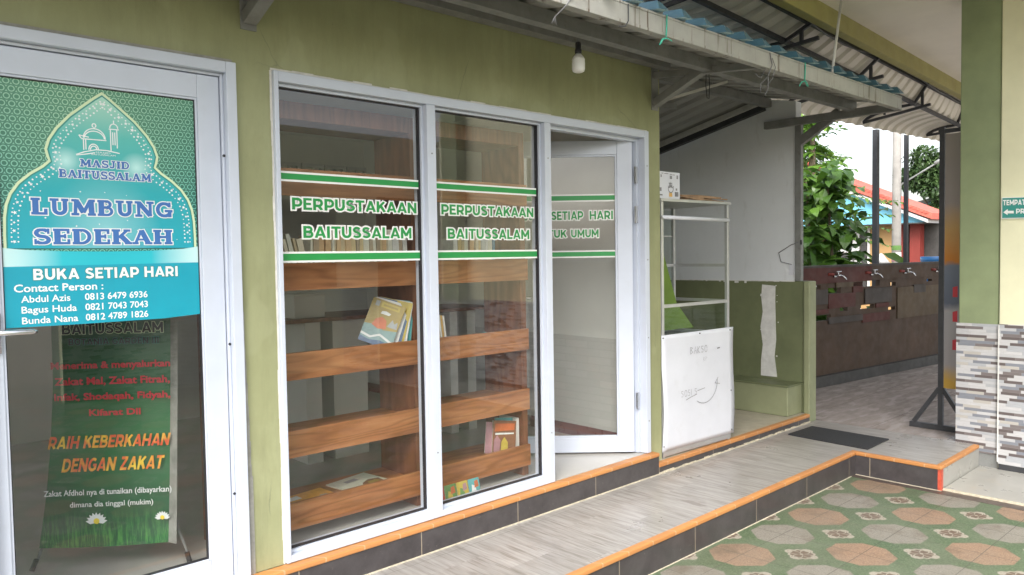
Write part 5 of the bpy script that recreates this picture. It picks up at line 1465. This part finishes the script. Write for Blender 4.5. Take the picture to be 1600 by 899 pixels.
while 3.4 + k * .2 < 13.2:
    for f in (0, .35, .45, .72, .82): XS.append((3.4 + (k + f) * .2, .034 if f in (.45, .72) else 0.0))
    k += 1
nv = [canopy_pt(X, t, .012 + h) for X, h in XS for t in ts]
m = len(ts)
mb.add(nv, [(i * m + j, (i + 1) * m + j, (i + 1) * m + j + 1, i * m + j + 1) for i in range(len(XS) - 1) for j in range(m - 1)])
o = mb.build('roof_sheet', 'canopy_sheet', ca); o.modifiers.new('solid', 'SOLIDIFY').thickness = .002
mb = MB()
mb.tube([canopy_pt(X, .45, -.02) for X in (3.6, 5, 6.5, 8, 9.5, 11, 13)], .024, 4); mb.build('purlin', 'dark_steel', ca)
mb = MB(); mb.tube([canopy_pt(X, .12, -.02) for X in (3.6, 5, 6.5, 8, 9.5, 11, 13)], .018, 4); mb.build('purlin', 'dark_steel', ca)
for X in (4.45, 5.95, 7.45, 8.95, 10.45, 11.9):
    mb = MB()
    mb.tube([canopy_pt(X, t, -.028) for t in (0, .2, .45, .55, .65, .75, .85, .93)], .020, 4)
    p1, pu, ed = rails(X)
    lowa = Vector((X, p1[1], pu[2] - .055)); lowb = Vector((X, ed[1] - .03, ed[2] + .02))
    mid = lowa.lerp(lowb, .42); mid.z = pu[2] - .10
    mb.tube([lowa, mid, lowb], .020, 4)
    tt = canopy_pt(X, .22, -.03); q = lowa.lerp(mid, .55)
    mb.tube([tt, Vector((X, tt.y, q.z))], .018, 4)
    tt = canopy_pt(X, .66, -.03); mb.tube([tt, Vector((X, tt.y, mid.z + .0))], .014, 4)
    mb.build('truss', 'dark_steel', ca)
mb = MB(); mb.tube([canopy_pt(X, .02 + .05 * math.sin(X * 2.1), -.05 - .05 * abs(math.sin(X * 1.3))) for X in [5.5 + .35 * i for i in range(18)]], .007, 6); mb.build('cable', 'black_plastic', ca, smooth=True)
WA, WB = (7.914, .715), (11.048, .353)
WP = planeV(WA, WB)     # u metres from WA; d towards the courtyard
def wu(X): return (X - WA[0]) * math.hypot(WB[0] - WA[0], WB[1] - WA[1]) / (WB[0] - WA[0])
for X, rr_, nm, lab in ((9.565, .030, 'dark_steel', 'thick dark canopy post rising from the tap wall'), (10.30, .022, 'dark_steel', 'thinner dark canopy post rising from the tap wall'), (11.6, .03, 'dark_steel', 'dark canopy post at the far end of the tap wall'), (7.2, .03, 'dark_steel', 'dark canopy post behind the end wall')):
    u = wu(X); b_ = WP(u, -.15, -.14)
    mb = MB()
    vs_ = [WP(u + a * rr_, z, -.14 + b2 * rr_) for z in (-.3, 2.80) for a, b2 in ((-1, -1), (1, -1), (1, 1), (-1, 1))]
    mb.add(vs_, [(3, 2, 1, 0), (4, 5, 6, 7), (0, 1, 5, 4), (1, 2, 6, 5), (2, 3, 7, 6), (3, 0, 4, 7)])
    tag(mb.build('canopy_post', nm, None, loc=b_), lab, 'post', 'posts under the canopy')

# ---- ablution wall with taps
tw = thing('tap_wall', 'low dark brown ablution wall with a row of taps and open slots', 'wall', WP(2.0, -.152, -.05))
U0, U1 = -1.5, 6.5
holes = [(wu(7.92), .57, wu(8.36), .635), (wu(8.30), .868, wu(8.56), .928), (wu(8.97), .915, wu(9.40), .985), (wu(9.65), .905, wu(9.78), .950), (wu(8.97), .655, wu(9.27), .705), (wu(9.60), .610, wu(9.76), .650), (wu(10.5), .645, wu(10.72), .672), (wu(7.94), .925, wu(8.16), .965), (wu(8.54), .655, wu(8.70), .71), (wu(10.56), .93, wu(10.70), .962)]
mb = MB().holed((U0, U1), (-.15, 1.155), holes, lambda u, z, d: WP(u, z, d), 0.0, -.05)
mb.build('wall_body', 'tap_wall_brown', tw)
mb = MB(); vs_ = None
def wbox(mb, u0, u1, z0, z1, d0, d1):
    vs = [WP(u, z, d) for u in (u0, u1) for d in (d0, d1) for z in (z0, z1)]
    mb.add(vs, [(0, 1, 3, 2), (4, 6, 7, 5), (0, 4, 5, 1), (2, 3, 7, 6), (0, 2, 6, 4), (1, 5, 7, 3)])
wbox(mb, U0, U1, 1.157, 1.18, -.12, .02); mb.build('coping', 'tap_wall_grey', tw)
mb = MB(); wbox(mb, U0, wu(9.2), .985, 1.1565, .0005, .014); mb.build('tile_band', 'tap_wall_red', tw)
mb = MB(); wbox(mb, wu(9.2) + .001, U1, .99, 1.1565, .0005, .013); mb.build('tile_band', 'tap_wall_brown', tw)
mb = MB()
for (xa, xb, za, zb) in ((7.92, 8.28, .755, .915), (9.05, 9.66, .72, .895), (10.2, 10.5, .80, .9), (8.3, 9.0, .53, .60)): wbox(mb, wu(xa), wu(xb), za, zb, .0005, .016)
mb.build('block', 'tap_wall_grey', tw)
mb = MB()
for (xa, xb, za, zb) in ((8.30, 8.85, .70, .86), (7.92, 8.3, .65, .70), (9.0, 9.62, .50, .60), (8.8, 9.0, .86, .98), (9.3, 9.6, .66, .71)): wbox(mb, wu(xa), wu(xb), za, zb, .0005, .012)
mb.build('block', 'tap_wall_red', tw)
mb = MB(); wbox(mb, wu(9.8), U1, .50, .88, .0005, .012); wbox(mb, wu(8.45), wu(9.0), .93, .985, .0005, .012); mb.build('block', 'tap_wall_tan', tw)
mb = MB(); wbox(mb, U0, U1, -.15, -.03, .0005, .05); mb.build('wall_base', 'house_dark', tw)
for X in (8.433, 9.204, 9.985, 10.798):
    u = wu(X); z = 1.068
    mb = MB(); mb.tube([WP(u - .15, z + .015, .015), WP(u - .04, z + .01, .015)], .016, 8)
    fa = mb.build('faucet', 'house_red', tw, smooth=True)
    mb = MB(); mb.tube([WP(u, z, .013), WP(u, z, .075)], .011, 8); mb.tube([WP(u, z, .06), WP(u + .015, z - .01, .10), WP(u + .03, z - .05, .125)], [.010, .010, .009], 8)
    mb.tube([WP(u, z, .045), WP(u, z + .035, .045)], .008, 8); mb.tube([WP(u - .03, z + .04, .045), WP(u + .05, z + .042, .05)], .007, 8)
    mb.tube([WP(u - .05, z - .012, .025), WP(u - .012, z - .012, .03)], .012, 8)
    mb.build('spout', 'chrome', fa, smooth=True)

# ================================================================ STANDING BANNER FRAME BESIDE THE COLUMN
st = thing('banner_stand', 'black steel banner stand with a faded photo banner beside the column', 'banner stand', (6.815, -1.2, -.15))
for y in (-.951, -1.62):
    MB().box(6.797, y - .018, -.108, 6.833, y + .018, 2.325).build('post', 'dark_steel', st)
    f_ = MB(); f_.box(6.795, y - .235, -.15, 6.835, y + .235, -.108); f_.build('foot', 'dark_steel', st)
    for s_ in (-1, 1):
        MB().beam((6.815, y + s_ * .205, -.105), (6.815, y + s_ * .012, .195), .032, .028, (1, 0, 0)).build('brace', 'dark_steel', st)
MB().box(6.80, -1.60, 2.28, 6.83, -.97, 2.31).build('crossbar', 'dark_steel', st)
MB().box(6.812, -1.60, .20, 6.816, -.972, 2.27).build('banner', 'stand_print', st)
BS = lambda u, v, d=0.0: (6.8118 - d, -.985 - u, v)
for z in (.95, .75, .52):
    mb = MB()
    for k in range(4): mb.poly([BS(.05 + k * .05, z + .01 * (k % 2), .0005), BS(.085 + k * .05, z, .0005), BS(.085 + k * .05, z + .09, .0005), BS(.05 + k * .05, z + .08, .0005)])
    mb.build('banner_print', 'print_red', st)

# ================================================================ BEYOND THE WALL
structure(MB().box(-40, 3.6, -.40, 60, 60, -.352).build('street', 'earth'))
ho = thing('neighbour_house', 'blue gabled house with red tiled roof across the lane', 'house', (22, 6.5, -.35))
HX = 22.0
fh = lambda u, v, d: (HX + d, u, v)
MB().prism([(9.4, -.35), (4.9, -.35), (4.9, 2.05), (9.4, 2.05)], fh, 0.0, .2).build('wall', 'house_tan', ho)
MB().prism([(9.6, 2.06), (4.15, 2.06), (4.15, 2.12), (7.6, 3.74), (9.6, 4.6)], fh, -.35, .8).build('gable', 'house_blue', ho)
for y0, y1 in ((4.80, 4.92), (4.36, 4.62)):
    MB().box(HX - .10, y0, -.35, HX + .2, y1, 2.03).build('pillar', 'house_red', ho)
MB().box(HX + .3, 3.2, -.35, HX + .5, 4.9, 2.05).build('doorway', 'house_dark', ho)
mb = MB()
s_lo, s_hi = Vector((4.02, 2.13)), Vector((9.8, 4.68))
mb.prism([tuple(s_lo + Vector((0, -.09))), tuple(s_hi + Vector((0, -.09))), tuple(s_hi), tuple(s_lo)][::-1], fh, -.55, .9)
mb.build('verge_board', 'house_trim', ho)
mb = MB()
mb.prism([tuple(s_lo + Vector((-.1, .0))), tuple(s_hi), tuple(s_hi + Vector((0, .28))), tuple(s_lo + Vector((-.1, .16)))][::-1], fh, -.58, 1.0)
ro = mb.build('roof', 'roof_red', ho)
mb = MB()
for k in range(60):
    f = k / 60; p = s_lo.lerp(s_hi, f); th = .16 + .12 * f
    mb.box(HX - .60, p.x, p.y + th - .01, HX + 1.0, p.x + .07, p.y + th + .035)
mb.build('tile', 'roof_red', ro)
MB().box(HX - .5, 4.05, 2.03, HX + .3, 9.6, 2.06).build('eave', 'house_dark', ho)
MB().box(HX - .06, 5.98, 1.30, HX - .01, 6.75, 1.99).build('window_blind', 'house_trim', ho)
MB().box(HX - .04, 5.98, 0.75, HX - .002, 6.75, 1.28).build('window', 'house_dark', ho)
MB().box(HX - .06, 5.78, .2, HX - .005, 5.95, 1.98).build('window_post', 'house_dark', ho)
MB().box(HX - .04, 5.70, .2, HX - .004, 5.765, 1.98).build('window_post', 'house_trim', ho)
fe = thing('picket_fence', 'pale picket fence in front of the house window', 'fence', (20.5, 6.0, -.35))
for k in range(14):
    MB().box(20.5, 5.35 + k * .105, -.35, 20.53, 5.41 + k * .105, 1.08).build('picket', 'house_trim', fe)
MB().box(20.531, 5.3, .75, 20.55, 6.85, .81).build('rail', 'house_trim', fe)
h2 = thing('neighbour_house', 'pale house with a balcony and light blue gable at the lane end', 'house', (30, 4.6, -.35))
MB().prism([(3.2, -.35), (7.6, -.35), (7.6, 3.0), (5.2, 3.55), (3.2, 2.85)][::-1], lambda u, v, d: (31 + d, u, v), 0, 3).build('wall', 'house_blue', h2)
MB().prism([(2.8, 2.76), (5.2, 3.56), (8.0, 2.9), (8.0, 3.02), (5.2, 3.70), (2.8, 2.88)], lambda u, v, d: (30.7 + d, u, v), 0, 3.5).build('roof', 'concrete_pole', h2)
mb = MB()
for z in (1.72, 2.02): mb.box(25.0, 3.9, z, 25.1, 4.75, z + .18)
b3 = thing('balcony', 'cream slatted balcony rail of the house at the lane end', 'balcony', (25, 4.3, -.35))
mb.build('rail', 'wall_lime', b3)
mb = MB(); mb.box(25.02, 4.42, -.35, 25.14, 4.56, 1.72); mb.build('post', 'wall_lime', b3)
MB().box(25.3, 3.6, -.35, 25.4, 4.9, 2.4).build('wall', 'house_dark', b3)

up_ = thing('utility_pole', 'grey concrete utility pole with a lamp arm and stickers', 'pole', (14, 2.05, -.35))
MB().tube([(14, 2.05, -.35), (14, 2.05, 1.5), (14, 2.05, 5.6)], [.082, .076, .062], 14).build('pole_shaft', 'concrete_pole', up_, smooth=True)
MB().tube([(14, 1.99, 2.15), (14, 1.98, 2.46), (14, 1.95, 2.49), (14, 1.40, 2.80)], .015, 8).build('lamp_arm', 'grey_steel', up_, smooth=True)
MB().tube([(14, 1.44, 2.79), (14, 1.18, 2.90)], [.03, .045], 10).build('lamp_head', 'pale_steel', up_, smooth=True)
for z, m_ in ((1.34, 'mag_green'), (1.22, 'mag_white'), (1.14, 'mag_pink'), (1.04, 'mag_green')):
    MB().tube([(14, 2.05, z), (14, 2.05, z + .08)], .081, 14, caps=False).build('sticker', m_, up_, smooth=True)
MB().tube([(14 - .06, 1.96, 2.9), (13.95, 1.93, 2.95), (13.95, 1.90, 2.88), (13.95, 1.95, 2.84)], .008, 6).build('cable_loop', 'black_plastic', up_)
for k, (y2, z1, z2) in enumerate(((-4, 4.0, 3.6), (-4, 4.4, 4.2), (14, 4.2, 4.6))):
    strand('overhead_wire', ['lowest thin overhead wire from the utility pole', 'upper thin overhead wire from the utility pole', 'thin overhead wire running left from the utility pole'][k], 'wire', [(14, 2.0, z1), (15 + k, (2 + y2) / 2, (z1 + z2) / 2 - .25), (16 + k, y2, z2)], .008, 'black_plastic', 'overhead wires')
bd = thing('water_barrel', 'blue plastic barrel standing behind the tap wall', 'barrel', (12.2, 0.78, -.15))
MB().lathe([(.20, -.15), (.21, .2), (.22, .7), (.22, 1.15), (.235, 1.17), (.235, 1.235), (.21, 1.235)], (12.2, .80, 0), 24).build('barrel_body', 'blue_plastic', bd, smooth=True)
cl = MB().lathe([(.11, 0.0), (.14, .01), (.09, .07), (.05, .13), (.02, .165), (.004, .17)], (0, 0, 0), 14)
tag(cl.build('sun_hat', 'house_trim', None, smooth=True), 'white pointed hat hung on a stake behind the tap wall', 'hat').location = (13.2, 2.0, 1.12)
tag(MB().tube([(13.2, 2.0, -.35), (13.2, 2.0, 1.13)], .03, 8).build('stake', 'house_red', None), 'reddish stake under the white pointed hat', 'stake')

# ---- plants
def leaf(mb, p, d, nrm, L, W, fold=0.25, droop=0.25):
    d = d.normalized(); s = d.cross(nrm)
    if s.length < 1e-3: s = d.orthogonal()
    s.normalize(); n = s.cross(d).normalized()
    a = p; b = p + d * L * .35 - n * L * droop * .12; c = p + d * L * .72 - n * L * droop * .4; e = p + d * L - n * L * droop
    mb.add([a, b + s * W * .5 + n * W * fold, c + s * W * .42 + n * W * fold * .6, e, c - s * W * .42 + n * W * fold * .6, b - s * W * .5 + n * W * fold, b, c],
           [(0, 1, 6), (6, 1, 2, 7), (7, 2, 3), (0, 6, 5), (6, 7, 4, 5), (7, 3, 4)])
rnd = random.Random(11)
def rv(): return Vector((rnd.gauss(0, 1), rnd.gauss(0, 1), rnd.gauss(0, 1))).normalized()
def limbs(root, base, tips, r0, mat='bark'):
    for tp in tips:
        b = Vector(base); t_ = Vector(tp); m_ = b.lerp(t_, .55) + Vector((rnd.uniform(-.1, .1), rnd.uniform(-.1, .1), .12))
        MB().tube([b, m_, t_], [r0, r0 * .6, r0 * .25], 7).build('limb', mat, root, smooth=True)

# broad-leaved shrub right behind the end wall
sh = thing('broad_leaf_shrub', 'broad leaved green shrub crowding the end wall behind the taps', 'shrub', (10.6, 1.9, -.35))
mb = MB()
stems = [(10.3, 1.55), (10.55, 1.75), (10.8, 1.95), (11.1, 2.1), (10.2, 1.8)]
for (sx, sy) in stems: MB().tube([(sx, sy, -.35), (sx + .05, sy - .03, .8), (sx + .02, sy + .05, 2.3)], [.035, .028, .012], 7).build('stem', 'bark', sh, smooth=True)
for k in range(900):
    sx, sy = rnd.choice(stems); z = rnd.uniform(.2, 2.45)
    spread = .42 if z < 1.9 else .3
    p = Vector((sx + rnd.gauss(0, spread * .6), sy + rnd.gauss(0, spread * .55), z))
    d = Vector((rnd.gauss(-.3, .7), rnd.gauss(-.35, .7), rnd.uniform(-.55, .5)))
    leaf(mb, p, d, Vector((rnd.gauss(0, .3), rnd.gauss(0, .3), 1)), rnd.uniform(.19, .34), rnd.uniform(.10, .17), .14, .35)
mb.build('foliage', 'leaf_broad', sh)
# feathery bright tree above and beside it: compound leaves on rachises
tr = thing('feathery_tree', 'feathery light green tree over the tap wall', 'tree', (12.0, 2.6, -.35))
MB().tube([(12.0, 2.75, -.35), (12.05, 2.7, 1.2), (11.95, 2.6, 2.4), (12.0, 2.6, 3.4)], [.09, .075, .06, .03], 9).build('trunk', 'bark', tr, smooth=True)
mb = MB()
def frond(p, d, L, n, lw):
    d = d.normalized()
    for i in range(n):
        f = (i + 1) / n
        q = p + d * L * f + Vector((0, 0, -.18 * L * f * f))
        for s_ in (-1, 1):
            side = d.cross(Vector((0, 0, 1))).normalized() * s_
            leaf(mb, q, side * .8 + d * .5 + Vector((0, 0, rnd.uniform(-.35, .15))), Vector((0, 0, 1)), lw * rnd.uniform(.8, 1.2), lw * .42, .1, .3)
cl_pts = []
for (cx_, cy_, cz_, rx, rz, nn) in ((12.2, 2.90, 2.95, .36, .42, 44), (12.0, 3.05, 3.55, .40, .40, 36), (11.8, 2.60, 2.50, .26, .25, 20), (11.6, 2.40, 1.75, .28, .25, 24), (12.6, 2.85, 2.45, .28, .3, 14)):
    cl_pts.append((cx_, cy_, cz_))
    for k in range(nn):
        v = rv() * rnd.uniform(.3, 1) ** .5
        p = Vector((cx_ + v.x * rx, cy_ + v.y * rx, cz_ + v.z * rz))
        frond(p, Vector((v.x, v.y - .15, v.z * .4 + rnd.uniform(-.5, .35))) + rv() * .5, rnd.uniform(.30, .50), rnd.randint(6, 8), .165)
for (a, b) in (((11.7, 2.0, 2.15), (-.1, -1, .05)), ((11.7, 1.95, 1.7), (0, -1, .1)), ((11.8, 2.0, 2.0), (.2, -1, .3)), ((11.6, 1.95, 1.55), (.1, -1, -.05)), ((11.9, 1.9, 2.1), (.3, -1, .12)), ((11.6, 1.9, 1.85), (.1, -1, .2))):
    frond(Vector(a), Vector(b), .62, 8, .12)
mb.build('foliage', 'leaf_bright', tr)
limbs(tr, (11.97, 2.6, 1.5), cl_pts, .03)
# dark tree beyond, over the right end of the lane
def round_tree(name, label, base, trunk_h, clusters, nleaf, ls, mat):
    t_ = thing(name, label, 'tree', base)
    bx_, by_, bz_ = base
    MB().tube([(bx_, by_, bz_), (bx_ + .05, by_, bz_ + trunk_h * .6), (bx_, by_ + .05, bz_ + trunk_h)], [.16, .13, .08], 9).build('trunk', 'bark', t_, smooth=True)
    mb = MB()
    tot = sum(c[3] ** 2 for c in clusters)
    for (cx_, cy_, cz_, r_) in clusters:
        for k in range(int(nleaf * r_ * r_ / tot)):
            v = rv() * rnd.uniform(.15, 1) ** .45
            p = Vector((cx_ + v.x * r_, cy_ + v.y * r_, cz_ + v.z * r_ * .75))
            leaf(mb, p, v + rv() * .8 + Vector((0, 0, -.2)), Vector((0, 0, 1)), ls * rnd.uniform(.7, 1.3), ls * .45, .15, .3)
    mb.build('foliage', mat, t_)
    limbs(t_, (bx_, by_, bz_ + trunk_h * .8), [c[:3] for c in clusters], .06)
    return t_
round_tree('roadside_tree', 'dark leafy tree behind the lane at right', (30, 6.35, -.35), 2.4, [(30, 6.95, 4.05, .62), (30.2, 6.35, 4.3, .7), (29.8, 6.5, 3.6, .55), (30, 6.2, 3.0, .55), (30.3, 5.7, 3.6, .8), (30, 7.45, 3.95, .5), (30, 6.35, 2.6, .6), (30, 5.6, 4.6, .7), (30, 7.0, 4.7, .5)], 6800, .21, 'leaf_far')
round_tree('roadside_tree', 'dense tree high behind the end wall at left', (15, 5.0, -.35), 2.6, [(15, 4.9, 3.6, .8), (15.2, 4.6, 4.3, .6), (15, 5.3, 4.4, .8), (14.6, 5.0, 2.6, .7), (15.2, 4.4, 3.2, .45)], 3600, .17, 'leaf_far')
